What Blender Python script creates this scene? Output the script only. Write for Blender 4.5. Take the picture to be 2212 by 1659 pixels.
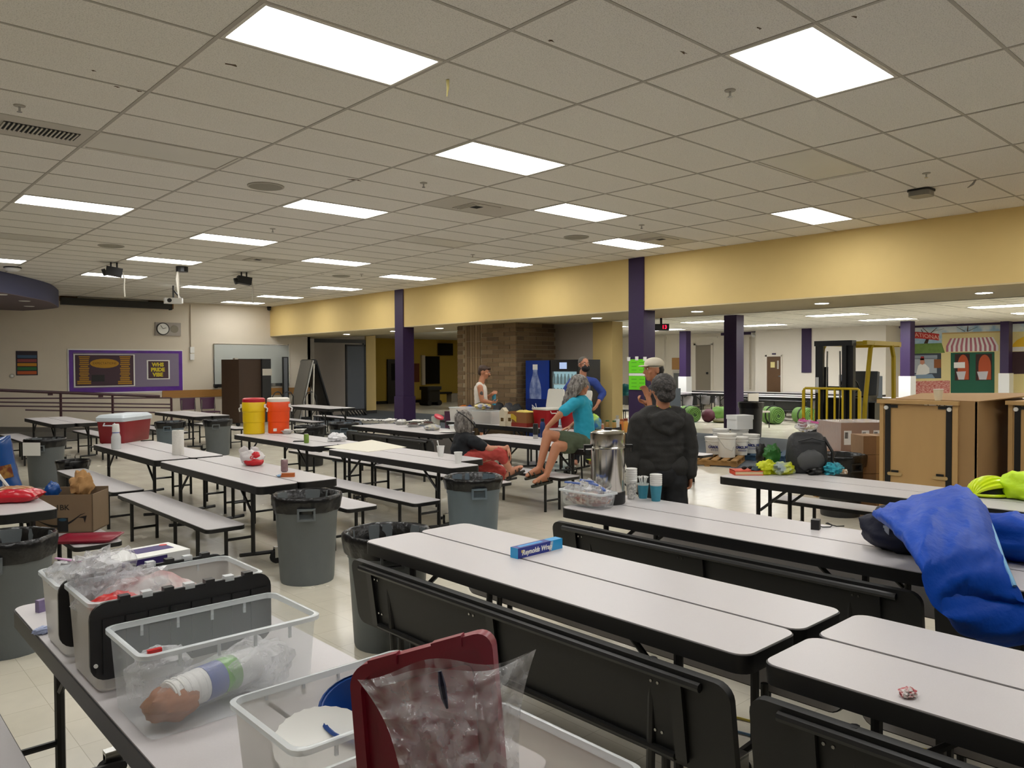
import bpy, math, random
from math import sin, cos, pi, radians as RAD, sqrt, atan2, floor, ceil
from mathutils import Vector, Matrix, Euler
from mathutils.kdtree import KDTree
from mathutils import noise as mnoise
random.seed(7)
for o in list(bpy.data.objects):
    bpy.data.objects.remove(o)
S = bpy.context.scene
COL = S.collection
# ------------------------------------------------------------- camera
FPX, YAW, PITCH, ROLL, CAMZ = 1678.29, 0.830065, -0.0227352, -0.0047096, 1.74
_f = Vector((cos(YAW)*cos(PITCH), sin(YAW)*cos(PITCH), sin(PITCH)))
_r0 = Vector((sin(YAW), -cos(YAW), 0.0)); _u0 = _r0.cross(_f)
_r = _r0*cos(ROLL)+_u0*sin(ROLL); _u = _u0*cos(ROLL)-_r0*sin(ROLL)
cam = bpy.data.cameras.new('camera'); camo = bpy.data.objects.new('camera', cam); COL.objects.link(camo)
M = Matrix((( _r.x,_u.x,-_f.x,0),( _r.y,_u.y,-_f.y,0),( _r.z,_u.z,-_f.z,CAMZ),(0,0,0,1)))
camo.matrix_world = M
cam.sensor_width = 36; cam.sensor_fit = 'HORIZONTAL'; cam.lens = FPX/2212*36; cam.clip_start = .05; cam.clip_end = 200
S.camera = camo
# ------------------------------------------------------------- world, exposure
W = bpy.data.worlds.new('world'); S.world = W; W.use_nodes = True
W.node_tree.nodes['Background'].inputs[0].default_value = (.5,.5,.5,1); W.node_tree.nodes['Background'].inputs[1].default_value = 0.02
S.view_settings.view_transform = 'Standard'; S.view_settings.look = 'None'; S.view_settings.gamma = 1
S.view_settings.exposure = 0.0; S.view_settings.use_curve_mapping = False
LAMP = 15.0        # emission of a lit ceiling troffer
LAMP_FAR = 32.0     # troffers of the room beyond the beam
DOWN = 150.0        # small recessed downlights
# ------------------------------------------------------------- pixel helpers (photo 2212 x 1659)
def ray(x, y): return _f + _r*((x-1106)/FPX) + _u*((829.5-y)/FPX)
def G(x, y, z=0.0):
    d = ray(x, y); t = (z-CAMZ)/d.z; return Vector((d.x*t, d.y*t, z))
def AD(x, y, D):
    d = ray(x, y)*D; return Vector((d.x, d.y, d.z+CAMZ))
def OX(x, y, X):
    d = ray(x, y); d = d*(X/d.x); return Vector((d.x, d.y, d.z+CAMZ))
def OY(x, y, Y):
    d = ray(x, y); d = d*(Y/d.y); return Vector((d.x, d.y, d.z+CAMZ))
def PX(p):
    q = Vector((p[0], p[1], p[2]-CAMZ)); d = q.dot(_f)
    if d < .1: return None
    return (1106+FPX*q.dot(_r)/d, 829.5-FPX*q.dot(_u)/d)
# ------------------------------------------------------------- materials
def lin(c): return c/12.92 if c <= .04045 else ((c+.055)/1.055)**2.4
def hx(s): return tuple(lin(int(s[i:i+2],16)/255) for i in (0,2,4))
MATS = {}
def mat(name, col, rough=.5, metal=0, noise=0, nscale=20, bump=0, bscale=60, alpha=1, emit=0, spec=.5, col2=None, coat=0, sheen=0, trans=0, stretch=None):
    if name in MATS: return MATS[name]
    m = bpy.data.materials.new(name); m.use_nodes = True; nt = m.node_tree; N = nt.nodes; L = nt.links
    b = N['Principled BSDF']; c = hx(col) if isinstance(col, str) else col
    b.inputs['Base Color'].default_value = (*c,1); b.inputs['Roughness'].default_value = rough; b.inputs['Metallic'].default_value = metal
    b.inputs['Specular IOR Level'].default_value = spec; b.inputs['Alpha'].default_value = alpha
    if coat: b.inputs['Coat Weight'].default_value = coat
    if sheen: b.inputs['Sheen Weight'].default_value = sheen
    if trans: b.inputs['Transmission Weight'].default_value = trans
    if emit:
        b.inputs['Emission Color'].default_value = (*c,1); b.inputs['Emission Strength'].default_value = emit
    tc = None
    def coord(sc):
        t = N.new('ShaderNodeTexCoord'); mp = N.new('ShaderNodeMapping'); L.new(t.outputs['Object'], mp.inputs[0])
        mp.inputs['Scale'].default_value = stretch or (1,1,1); return mp.outputs[0]
    if noise or col2:
        n = N.new('ShaderNodeTexNoise'); n.inputs['Scale'].default_value = nscale; n.inputs['Detail'].default_value = 4
        L.new(coord(nscale), n.inputs['Vector'])
        mx = N.new('ShaderNodeMixRGB'); L.new(n.outputs[0], mx.inputs[0])
        if col2:
            rp = N.new('ShaderNodeValToRGB'); rp.color_ramp.elements[0].position = .42; rp.color_ramp.elements[1].position = .58
            L.new(n.outputs[0], rp.inputs[0]); L.new(rp.outputs[0], mx.inputs[0]); c2 = hx(col2)
            mx.inputs[1].default_value = (*c,1); mx.inputs[2].default_value = (*c2,1)
        else:
            mx.inputs[1].default_value = (*[max(0,k*(1-noise)) for k in c],1); mx.inputs[2].default_value = (*[min(1,k*(1+noise)) for k in c],1)
        L.new(mx.outputs[0], b.inputs['Base Color'])
    if bump:
        n2 = N.new('ShaderNodeTexNoise'); n2.inputs['Scale'].default_value = bscale; n2.inputs['Detail'].default_value = 3
        L.new(coord(bscale), n2.inputs['Vector'])
        bp = N.new('ShaderNodeBump'); bp.inputs['Strength'].default_value = bump; bp.inputs['Distance'].default_value = .02
        L.new(n2.outputs[0], bp.inputs['Height']); L.new(bp.outputs[0], b.inputs['Normal'])
    MATS[name] = m; return m
# ------------------------------------------------------------- mesh builder
class MB:
    def __init__(s): s.v = []; s.f = []; s.m = []
    def add(s, vs, fs, k=0):
        o = len(s.v); s.v += [tuple(p) for p in vs]; s.f += [tuple(i+o for i in q) for q in fs]; s.m += [k]*len(fs); return s
    def box(s, x0, x1, y0, y1, z0, z1, k=0):
        return s.add([(x0,y0,z0),(x1,y0,z0),(x1,y1,z0),(x0,y1,z0),(x0,y0,z1),(x1,y0,z1),(x1,y1,z1),(x0,y1,z1)],
                     [(3,2,1,0),(4,5,6,7),(0,1,5,4),(1,2,6,5),(2,3,7,6),(3,0,4,7)], k)
    def obox(s, c, size, R=None, k=0):
        R = R or Matrix.Identity(3); c = Vector(c); h = [q/2 for q in size]
        vs = [c+R@Vector((a*h[0],b*h[1],d*h[2])) for d in (-1,1) for a,b in ((-1,-1),(1,-1),(1,1),(-1,1))]
        return s.add(vs, [(3,2,1,0),(4,5,6,7),(0,1,5,4),(1,2,6,5),(2,3,7,6),(3,0,4,7)], k)
    def ring_loft(s, rings, k=0, cap0=True, cap1=True, closed=True):
        n = len(rings[0]); o = len(s.v)
        for r in rings: s.v += [tuple(p) for p in r]
        for a in range(len(rings)-1):
            for i in range(n if closed else n-1):
                j = (i+1) % n
                s.f.append((o+a*n+i, o+a*n+j, o+(a+1)*n+j, o+(a+1)*n+i)); s.m.append(k)
        if cap0 and closed: s.f.append(tuple(o+i for i in reversed(range(n)))); s.m.append(k)
        if cap1 and closed: s.f.append(tuple(o+(len(rings)-1)*n+i for i in range(n))); s.m.append(k)
        return s
    def cyl(s, p0, p1, r0, r1=None, n=10, k=0, caps=True):
        r1 = r0 if r1 is None else r1
        p0 = Vector(p0); p1 = Vector(p1); d = (p1-p0).normalized()
        a = Vector((0,0,1)) if abs(d.z) < .9 else Vector((1,0,0))
        u = d.cross(a).normalized(); w = d.cross(u)
        rs = [[p+(u*cos(t)+w*sin(t))*r for t in [-2*pi*i/n for i in range(n)]] for p, r in ((p0,r0),(p1,r1))]
        return s.ring_loft(rs, k, caps, caps)
    def tube(s, pts, r, n=6, k=0):
        pts = [Vector(p) for p in pts]; rings = []; pu = None
        for i, p in enumerate(pts):
            d = (pts[min(i+1,len(pts)-1)]-pts[max(i-1,0)]).normalized()
            if pu is None:
                a = Vector((0,0,1)) if abs(d.z) < .9 else Vector((1,0,0)); u = d.cross(a).normalized()
            else: u = (pu-d*pu.dot(d)).normalized()
            pu = u; w = d.cross(u); rr = r[i] if isinstance(r, (list,tuple)) else r
            rings.append([p+(u*cos(t)+w*sin(t))*rr for t in [-2*pi*q/n for q in range(n)]])
        return s.ring_loft(rings, k)
    def lathe(s, prof, n=24, c=(0,0,0), k=0, cap0=True, cap1=False, wob=None):
        rings = []
        for (r, z) in prof:
            rings.append([(c[0]+(r+(wob(i,z) if wob else 0))*cos(2*pi*i/n), c[1]+(r+(wob(i,z) if wob else 0))*sin(2*pi*i/n), c[2]+z) for i in range(n)])
        return s.ring_loft(rings, k, cap0, cap1)
    def prism(s, out, z0, z1, k=0):
        return s.ring_loft([[(x,y,z0) for x,y in out], [(x,y,z1) for x,y in out]], k)
    def ell(s, c, r, nu=14, nv=9, R=None, k=0):
        R = R or Matrix.Identity(3); c = Vector(c); rings = []
        for j in range(1, nv):
            t = -pi/2+pi*j/nv
            rings.append([c+R@Vector((r[0]*cos(t)*cos(2*pi*i/nu), r[1]*cos(t)*sin(2*pi*i/nu), r[2]*sin(t))) for i in range(nu)])
        o = len(s.v); s.ring_loft(rings, k, False, False)
        b = len(s.v); s.v.append(tuple(c+R@Vector((0,0,-r[2])))); s.v.append(tuple(c+R@Vector((0,0,r[2]))))
        e = o+(nv-2)*nu
        for i in range(nu):
            j = (i+1) % nu
            s.f.append((b, o+j, o+i)); s.f.append((b+1, e+i, e+j)); s.m += [k, k]
        return s
    def grid(s, fn, nu, nv, k=0):
        o = len(s.v)
        for j in range(nv+1):
            for i in range(nu+1): s.v.append(tuple(fn(i/nu, j/nv)))
        for j in range(nv):
            for i in range(nu):
                a = o+j*(nu+1)+i; s.f.append((a, a+1, a+nu+2, a+nu+1)); s.m.append(k)
        return s
    def xf(s, Mx):
        s.v = [tuple(Mx@Vector(p)) for p in s.v]; return s
    def mesh(s, name, mats, smooth=None):
        me = bpy.data.meshes.new(name); me.from_pydata(s.v, [], s.f)
        for m in (mats if isinstance(mats, (list,tuple)) else [mats]): me.materials.append(m)
        me.polygons.foreach_set('material_index', s.m)
        if smooth is not None:
            me.polygons.foreach_set('use_smooth', [True]*len(s.f)); me.set_sharp_from_angle(angle=RAD(smooth))
        me.update(); return me
    def build(s, name, mats, parent=None, smooth=None, loc=None, rot=None):
        return mk(name, s.mesh(name, mats, smooth), parent, loc, rot)
def mk(name, me, parent=None, loc=None, rot=None):
    o = bpy.data.objects.new(name, me); COL.objects.link(o); o.parent = parent
    if loc is not None: o.location = loc
    if rot is not None: o.rotation_euler = rot if not isinstance(rot, (int,float)) else (0,0,rot)
    return o
def tag(o, label, cat, group=None):
    o['label'] = label; o['category'] = cat
    if group: o['group'] = group
    return o
def thing(name, label, cat, loc=(0,0,0), rz=0, group=None):
    o = bpy.data.objects.new(name, None); COL.objects.link(o); o.location = loc; o.rotation_euler = (0,0,rz); o.empty_display_size = .1
    return tag(o, label, cat, group)
def struct(name, mb, mats, parent=None, smooth=None):
    o = mb.build(name, mats, parent, smooth)
    if parent is None: o['kind'] = 'structure'
    return o
def copy_tree(o, parent=None):
    c = o.copy(); COL.objects.link(c); c.parent = parent
    for ch in o.children: copy_tree(ch, c)
    return c
def pillow(w, h, t, seed=0, nu=18, nv=20, crimp=.02, wr=.01):
    """stuffed bag: pillow of width w, height h, thickness t, standing on z = 0, crimped at the top"""
    mb = MB()
    def pt(u, v, s):
        e = (max(0,1-abs(2*u-1)**3))**.5*(max(0,1-abs(2*v-1)**4))**.5
        x = (u-.5)*w*(1-.10*sin(pi*v)); th = t/2*e+wr*mnoise.noise(Vector((u*4+seed,v*5,s)))*min(1,e*2)+wr*.5*mnoise.noise(Vector((u*11,v*13+seed,s)))*min(1,e*2)
        return (x, s*th, v*h)
    mb.grid(lambda u,v: pt(u,v,-1),nu,nv); o = len(mb.f); mb.grid(lambda u,v: pt(1-u,v,1),nu,nv)
    return mb
def rrect(x0, x1, y0, y1, r, n=4):
    out = []
    for cx, cy, a in ((x1-r,y1-r,0),(x0+r,y1-r,90),(x0+r,y0+r,180),(x1-r,y0+r,270)):
        for i in range(n+1):
            t = RAD(a+90*i/n); out.append((cx+r*cos(t), cy+r*sin(t)))
    return out
def text(name, s, size, Mx, m, parent=None, extrude=.0008, align='CENTER', bold=0, shear=0):
    cu = bpy.data.curves.new(name, 'FONT'); cu.body = s; cu.size = size; cu.extrude = extrude; cu.align_x = align; cu.align_y = 'CENTER'
    cu.offset = bold; cu.shear = shear; cu.resolution_u = 3
    t = bpy.data.objects.new(name, cu); COL.objects.link(t)
    dg = bpy.context.evaluated_depsgraph_get(); me = bpy.data.meshes.new_from_object(t.evaluated_get(dg))
    bpy.data.objects.remove(t); bpy.data.curves.remove(cu)
    me.materials.clear(); me.materials.append(m); me.name = name
    me.transform(Mx)
    return mk(name, me, parent)
def frameM(o, xd, yd):
    """matrix whose local x runs along xd and y along yd, at o"""
    x = Vector(xd).normalized(); y = Vector(yd).normalized(); z = x.cross(y)
    return Matrix(((x.x,y.x,z.x,o[0]),(x.y,y.y,z.y,o[1]),(x.z,y.z,z.z,o[2]),(0,0,0,1)))
def Rz(a): return Matrix.Rotation(a, 3, 'Z')
def nz(x, y, z=0, s=1.0): return mnoise.noise(Vector((x*s, y*s, z*s)))
def film(name, fac=.1, edge=.55, col='f2f3f5', rough=.14, bump=.5, bscale=22):
    """thin clear plastic: see-through face on, glossier and whiter at grazing angles"""
    m = bpy.data.materials.new(name); m.use_nodes = True; N = m.node_tree.nodes; L = m.node_tree.links; b = N['Principled BSDF']; out = N['Material Output']
    b.inputs['Base Color'].default_value = (*hx(col),1); b.inputs['Roughness'].default_value = rough; b.inputs['Specular IOR Level'].default_value = 1.0
    tr = N.new('ShaderNodeBsdfTransparent'); tr.inputs[0].default_value = (.97,.97,.98,1)
    lw = N.new('ShaderNodeLayerWeight'); lw.inputs[0].default_value = .35
    t = N.new('ShaderNodeTexCoord'); n = N.new('ShaderNodeTexNoise'); n.inputs['Scale'].default_value = bscale; n.inputs['Detail'].default_value = 4; L.new(t.outputs['Object'], n.inputs[0])
    bp = N.new('ShaderNodeBump'); bp.inputs['Strength'].default_value = bump; bp.inputs['Distance'].default_value = .02; L.new(n.outputs[0], bp.inputs['Height']); L.new(bp.outputs[0], b.inputs['Normal']); L.new(bp.outputs[0], lw.inputs['Normal'])
    mr = N.new('ShaderNodeMapRange'); mr.inputs['To Min'].default_value = fac; mr.inputs['To Max'].default_value = edge; L.new(lw.outputs['Facing'], mr.inputs[0])
    mx = N.new('ShaderNodeMixShader'); L.new(mr.outputs[0], mx.inputs[0]); L.new(tr.outputs[0], mx.inputs[1]); L.new(b.outputs[0], mx.inputs[2]); L.new(mx.outputs[0], out.inputs[0])
    return m
# ------------------------------------------------------------- common materials
m_lam = mat('laminate_grey', 'c9c5c6', .38, noise=.05, nscale=260, spec=.45)
m_blk = mat('black_edge', '101010', .45)
m_blkmet = mat('black_enamel', '141414', .4, spec=.5)
m_bench_under = mat('black_board', '1d1d1c', .55, noise=.15, nscale=40)
m_rub = mat('black_rubber', '0c0c0c', .7)
m_steel = mat('steel', 'b9b9b6', .25, 1)
m_white = mat('white_plastic', 'e8e8e4', .4)
m_purple = mat('purple_paint', '2f1b45', .5, noise=.05)
m_yel = mat('yellow_paint', 'e0c583', .7, noise=.03, nscale=4)
m_cream = mat('cream_wall', 'd9cfbd', .75, noise=.03, nscale=3)
m_paper = mat('paper_white', 'eeeeea', .8)
m_card = mat('cardboard', '947455', .8, noise=.1, nscale=14)
m_skin = mat('skin', 'c08a6c', .55, noise=.08, nscale=18)
# ============================================================= structure
X0, Y0, ZC = 1.832, 4.55, 3.675          # ceiling grid origin and height
TX, TY = 1.2192, .6096
XB, YW, ZS = 11.1, 23.6, 2.75            # beam face, end wall, soffit height
# floor: waxed composition tile
def floor_mat():
    m = bpy.data.materials.new('waxed_tile'); m.use_nodes = True; N = m.node_tree.nodes; L = m.node_tree.links; b = N['Principled BSDF']
    t = N.new('ShaderNodeTexCoord')
    br = N.new('ShaderNodeTexBrick'); br.offset = 0; br.inputs['Scale'].default_value = 1; br.inputs['Brick Width'].default_value = .3048; br.inputs['Row Height'].default_value = .3048
    br.inputs['Mortar Size'].default_value = .0018; br.inputs['Color1'].default_value = (*hx('dbd5c4'),1); br.inputs['Color2'].default_value = (*hx('d5cfbd'),1); br.inputs['Mortar'].default_value = (*hx('bcb5a2'),1)
    L.new(t.outputs['Object'], br.inputs[0])
    n = N.new('ShaderNodeTexNoise'); n.inputs['Scale'].default_value = 9; n.inputs['Detail'].default_value = 6; L.new(t.outputs['Object'], n.inputs[0])
    mx = N.new('ShaderNodeMixRGB'); mx.blend_type = 'MULTIPLY'; mx.inputs[0].default_value = .12; L.new(br.outputs[0], mx.inputs[1]); L.new(n.outputs[0], mx.inputs[2]); L.new(mx.outputs[0], b.inputs[0])
    n2 = N.new('ShaderNodeTexNoise'); n2.inputs['Scale'].default_value = 2.2; n2.inputs['Detail'].default_value = 5; L.new(t.outputs['Object'], n2.inputs[0])
    mr = N.new('ShaderNodeMapRange'); mr.inputs['To Min'].default_value = .13; mr.inputs['To Max'].default_value = .34; L.new(n2.outputs[0], mr.inputs[0]); L.new(mr.outputs[0], b.inputs['Roughness'])
    n3 = N.new('ShaderNodeTexNoise'); n3.inputs['Scale'].default_value = 3.5; L.new(t.outputs['Object'], n3.inputs[0])
    bp = N.new('ShaderNodeBump'); bp.inputs['Strength'].default_value = .12; bp.inputs['Distance'].default_value = .02; L.new(n3.outputs[0], bp.inputs['Height']); L.new(bp.outputs[0], b.inputs['Normal'])
    b.inputs['Specular IOR Level'].default_value = .5
    return m
struct('floor', MB().box(-7.2,36,-7.2,40,-.1,0), floor_mat())
struct('floor_carpet', MB().box(11.6,17.0,-7,26.5,0,.008), mat('blue_grey_carpet', '5d646b', .95, noise=.25, nscale=220, bump=.4, bscale=300))
# ---- main ceiling: slab, grid, tiles
def tile_mat():
    m = bpy.data.materials.new('mineral_tile'); m.use_nodes = True; N = m.node_tree.nodes; L = m.node_tree.links; b = N['Principled BSDF']
    t = N.new('ShaderNodeTexCoord'); v = N.new('ShaderNodeTexNoise'); v.inputs['Scale'].default_value = 130; v.inputs['Detail'].default_value = 3; L.new(t.outputs['Object'], v.inputs[0])
    rp = N.new('ShaderNodeValToRGB'); rp.color_ramp.elements[0].position = .33; rp.color_ramp.elements[0].color = (*hx('cbc7bc'),1); rp.color_ramp.elements[1].position = .5; rp.color_ramp.elements[1].color = (*hx('e6e2d8'),1)
    L.new(v.outputs[0], rp.inputs[0]); L.new(rp.outputs[0], b.inputs[0]); b.inputs['Roughness'].default_value = .9; b.inputs['Specular IOR Level'].default_value = .2
    bp = N.new('ShaderNodeBump'); bp.inputs['Strength'].default_value = .35; bp.inputs['Distance'].default_value = .01; L.new(v.outputs[0], bp.inputs['Height']); L.new(bp.outputs[0], b.inputs['Normal'])
    return m
m_tile = tile_mat(); m_grid = mat('ceiling_grid_white', 'aaa497', .6)
ceil_o = struct('ceiling', MB().box(-7,XB+.2,-7,YW+.2,ZC+.05,ZC+.12), m_tile)
gm = MB(); IX = range(-7, 8); JY = range(-18, 32)
for i in IX:
    x = X0+i*TX
    if -7 < x < XB: gm.box(x-.0125,x+.0125,-7,YW,ZC-.003,ZC+.004)
for j in JY:
    y = Y0+j*TY
    if -7 < y < YW: gm.box(-7,XB,y-.0105,y+.0105,ZC-.002,ZC+.003)
gm.build('ceiling_grid', m_grid, ceil_o)
LIT, DEAD = [], []
for c0, first in ((0,-5.5),(2,-8.5),(4,-6.5),(6,-4.5)):
    r = first
    while r < 31: LIT.append((c0, int(r-.5))); r += 5
dead = {(0,4),(0,14),(4,-2),(4,8),(4,18),(4,28),(0,24),(0,29),(2,26)}
extra = [(-2,-4),(-2,1),(-2,6)]  # unseen lit troffers added left of the view for illumination
DEAD = [q for q in LIT if q in dead]; LIT = [q for q in LIT if q not in dead]+extra
LIT = [(i,29) if (i,j) == (6,30) else (i,j) for i,j in LIT]
VENT = {(-1,4):'double', (3,4):'supply', (6,4):'supply', (3,14):'supply'}
used = set(LIT)|set(DEAD)|set(VENT)
tiles = []
for i in range(-7, 8):
    for j in range(-18, 32):
        if (i,j) in used: continue
        xa = max(X0+i*TX+.012, -7); xb = min(X0+(i+1)*TX-.012, XB); ya = Y0+j*TY+.010; yb = min(Y0+(j+1)*TY-.010, YW)
        if xb-xa < .05 or yb-ya < .05: continue
        ps = [PX((x,y,ZC)) for x,y in ((xa,ya),(xb,ya),(xb,yb),(xa,yb))]; area = 0
        if None not in ps and any(-60 < p[0] < 2270 and -60 < p[1] < 1700 for p in ps):
            area = abs(sum(ps[a][0]*ps[(a+1)%4][1]-ps[(a+1)%4][0]*ps[a][1] for a in range(4)))/2
        tiles.append((area, xa, xb, ya, yb))
tiles.sort(key=lambda q: -q[0])
full = MB().box(-(TX-.024)/2,(TX-.024)/2,-(TY-.02)/2,(TY-.02)/2,.0012,.02).mesh('ceiling_tile', m_tile)
rest = MB(); nt_ = 0
for (area, xa, xb, ya, yb) in tiles:
    dz = random.uniform(-.0008,.0008)
    if nt_ < 290 and area > 60:
        if abs(xb-xa-(TX-.024)) < .01 and abs(yb-ya-(TY-.02)) < .01:
            mk('ceiling_tile', full, ceil_o, ((xa+xb)/2,(ya+yb)/2,ZC+dz))
        else: MB().box(xa,xb,ya,yb,ZC+.0012+dz,ZC+.02+dz).build('ceiling_tile', m_tile, ceil_o)
        nt_ += 1
    else: rest.box(xa,xb,ya,yb,ZC+.0012+dz,ZC+.02+dz)
ro = rest.build('ceiling_tile_rest', m_tile, ceil_o); ro['kind'] = 'stuff'
# ---- troffers
m_lit = mat('troffer_lit', 'ffffff', .4, emit=LAMP); bpy.data.materials['troffer_lit'].node_tree.nodes['Principled BSDF'].inputs['Emission Color'].default_value = (1,.985,.955,1)
m_deadlens = mat('troffer_unlit', 'd0ccc0', .35, noise=.05, nscale=2)
m_frame = mat('troffer_frame', 'cfcabd', .5)
def troffer_meshes(m_l):
    hx_, hy = TX/2-.014, TY/2-.014
    fr = MB()
    for a,b,c,d in ((-hx_,hx_,-hy,-hy+.022),(-hx_,hx_,hy-.022,hy),(-hx_,-hx_+.022,-hy+.022,hy-.022),(hx_-.022,hx_,-hy+.022,hy-.022)): fr.box(a,b,c,d,-.004,.02)
    return fr.mesh('frame', m_frame), MB().box(-hx_+.022,hx_-.022,-hy+.022,hy-.022,.003,.012).mesh('diffuser', m_l)
fr_m, lit_m = troffer_meshes(m_lit); fr_d, dead_m = troffer_meshes(m_deadlens)
SPECIAL = {(0,4):'dark unlit troffer beside the wide double air vent', (4,-2):'unlit troffer near the flat grey ceiling box by the beam', (0,-1):'lit troffer whose edge touches the tile with the yellow pencil', (6,29):'lit troffer closest to the end wall above the whiteboard', (6,0):'lit troffer beside the yellow beam nearest the flat grey ceiling box'}
def troffer(i, j, lit):
    t = thing('ceiling_light', 'lit fluorescent troffer set flush in the main tiled ceiling' if lit else 'dark unlit fluorescent troffer among the lit ones in the main ceiling', 'ceiling light', (X0+(i+.5)*TX, Y0+(j+.5)*TY, ZC), 0, 'lit troffers of the main ceiling' if lit else 'unlit troffers of the main ceiling')
    if (i,j) in SPECIAL: t['label'] = SPECIAL[(i,j)]; del t['group']
    mk('frame', fr_m, t); mk('diffuser', lit_m if lit else dead_m, t)
for (i,j) in LIT: troffer(i, j, True)
for (i,j) in DEAD:
    p = PX((X0+(i+.5)*TX, Y0+(j+.5)*TY, ZC))
    if p and -100 < p[0] < 2300: troffer(i, j, False)
# ---- air vents in the ceiling
m_grill = mat('vent_grey', 'b9b3a6', .5); m_void = mat('vent_void', '151515', .9)
def vent(i, j, dbl):
    t = thing('ceiling_vent', 'wide double air vent panel with black slots beside the dark troffer' if dbl else 'square air diffuser in a plain panel of the main ceiling', 'vent', (X0+(i+.5)*TX, Y0+(j+.5)*TY, ZC), 0, None if dbl else 'square ceiling diffusers')
    MB().box(-TX/2+.012,TX/2-.012,-TY/2+.01,TY/2-.01,.0,.012).build('panel', m_grill, t)
    if dbl:
        MB().box(-.02,.52,-.12,.12,-.004,0).build('slot_backing', m_void, t)
        for q in range(17):
            MB().box(-.02+q*.032,-.02+q*.032+.012,-.12,.12,-.012,-.004).build('slat', m_grill, t)
    else:
        MB().box(-.22,.22,-.2,.2,-.008,0).build('collar', m_grill, t)
        MB().box(-.11,.02,-.1,.02,-.011,-.008).build('opening', m_void, t)
        for q in range(3): MB().box(-.2+q*.04,-.19+q*.04,-.18,.18,-.014,-.008).build('louvre', m_grill, t)
for (i,j),k in VENT.items(): vent(i, j, k == 'double')
# ---- speakers, sprinklers, camera domes, damage chips
for px, py in ((574,402),(1245,512),(240,531),(737,596)):
    p = G(px, py, ZC); t = thing('ceiling_speaker', 'round grey perforated speaker grille flush in the tiled ceiling', 'speaker', p, 0, 'round ceiling speakers')
    MB().lathe([(.19,.0),(.19,-.008),(.175,-.012)],24,cap1=True).build('rim', m_grid, t, 30); MB().lathe([(.172,-.011),(.172,-.0125)],24,cap1=True).build('grille', mat('speaker_grille','8d8879',.7,noise=.3,nscale=300), t)
for px, py in ((42,228),(1577,195),(915,395),(2001,374),(589,494),(1386,486),(1021,550),(781,592)):
    p = G(px, py, ZC); t = thing('sprinkler', 'small chrome sprinkler head hanging from the tiled ceiling', 'sprinkler', p, 0, 'ceiling sprinklers')
    MB().lathe([(.04,0),(.038,-.006),(.02,-.01)],14,cap1=True).build('escutcheon', m_grid, t, 30)
    MB().cyl((0,0,-.01),(0,0,-.045),.008).cyl((0,0,-.045),(0,0,-.048),.018).build('head', m_steel, t)
p = G(1990,410,ZC); t = thing('ceiling_projector_mount', 'flat grey box mounted on the ceiling near the yellow beam', 'smoke detector', p)
MB().prism(rrect(-.12,.12,-.12,.12,.05),-.02,0).build('base', m_blk, t); MB().prism(rrect(-.11,.11,-.11,.11,.05),-.075,-.02).build('housing', mat('grey_plastic','8b877c',.4), t)
p = G(27,577,ZC); t = thing('smoke_detector', 'round pale detector on a dark plate above the curved blue soffit', 'smoke detector', p)
MB().lathe([(.15,0),(.15,-.02)],20,cap1=True).build('base', m_blk, t); MB().lathe([(.13,-.02),(.13,-.05),(.08,-.08)],20,cap1=True).build('cover', m_white, t, 40)
m_gouge = mat('tile_gouge', '5b4a33', .9)
for n_,(px,py,s_) in enumerate(((500,139,.06),(765,388,.09),(1190,87,.03),(300,196,.03),(253,187,.025),(1477,113,.04),(1640,60,.03),(1846,35,.03),(696,592,.05),(202,152,.02),(345,548,.06))):
    p = G(px,py,ZC+.003); out = [(p.x+s_*(.6+.4*sin(q*2.3+n_))*cos(q*pi/4), p.y+s_*.5*(.6+.4*cos(q*1.7+n_))*sin(q*pi/4)) for q in range(8)]
    MB().prism(out,ZC-.001,ZC+.005).build('tile_chip', m_gouge, ceil_o)
p = G(967,172,ZC); o = MB().tube([(0,0,0),(.01,.01,-.05),(.02,.035,-.1)],[.012,.009,.003],5).build('pencil_stub', mat('straw','dccf8a',.6), None, 40, p); tag(o,'pale yellow pencil stuck in a ceiling tile','pencil')
p = G(2108,388,ZC); o = MB().tube([(0,0,0),(-.03,.02,-.05),(-.09,.05,-.09)],[.008,.012,.004],5).build('plastic_spoon', mat('spoon_grey','8f8b82',.5), None, 40, p); tag(o,'grey plastic knife stuck in the ceiling near the yellow beam','utensil')
# ---- walls of the main room
wall = struct('wall_back', MB().box(-7,12.5,YW,YW+.2,0,ZC+.1), m_cream)
struct('wall_left', MB().box(-7.2,-7,-7,YW+.2,0,ZC+.1), m_cream)
struct('wall_front', MB().box(-7.2,30,-7.2,-7,0,ZC+.1), m_cream)
struct('wall_fascia', MB().box(XB,XB+.25,-7,YW,ZS,ZC+.1), m_yel)
m_soffit = mat('soffit_tan', 'd6c498', .7)
struct('ceiling_soffit', MB().box(XB+.25,13.6,-7,25.2,ZS,ZS+.1), m_soffit)
struct('trim_1', MB().box(XB,XB+.25,-7,YW,ZS-.02,ZS), m_soffit)
# tan chair rail on the end wall
struct('trim_2', MB().box(OY(350,850,YW).x,12.45,YW-.03,YW,.86,1.08), mat('oak_rail', 'a9793c', .5, noise=.1, nscale=6, stretch=(1,8,8)))
struct('baseboard_back', MB().box(-7,12.5,YW-.015,YW,0,.1), m_blk)
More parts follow.
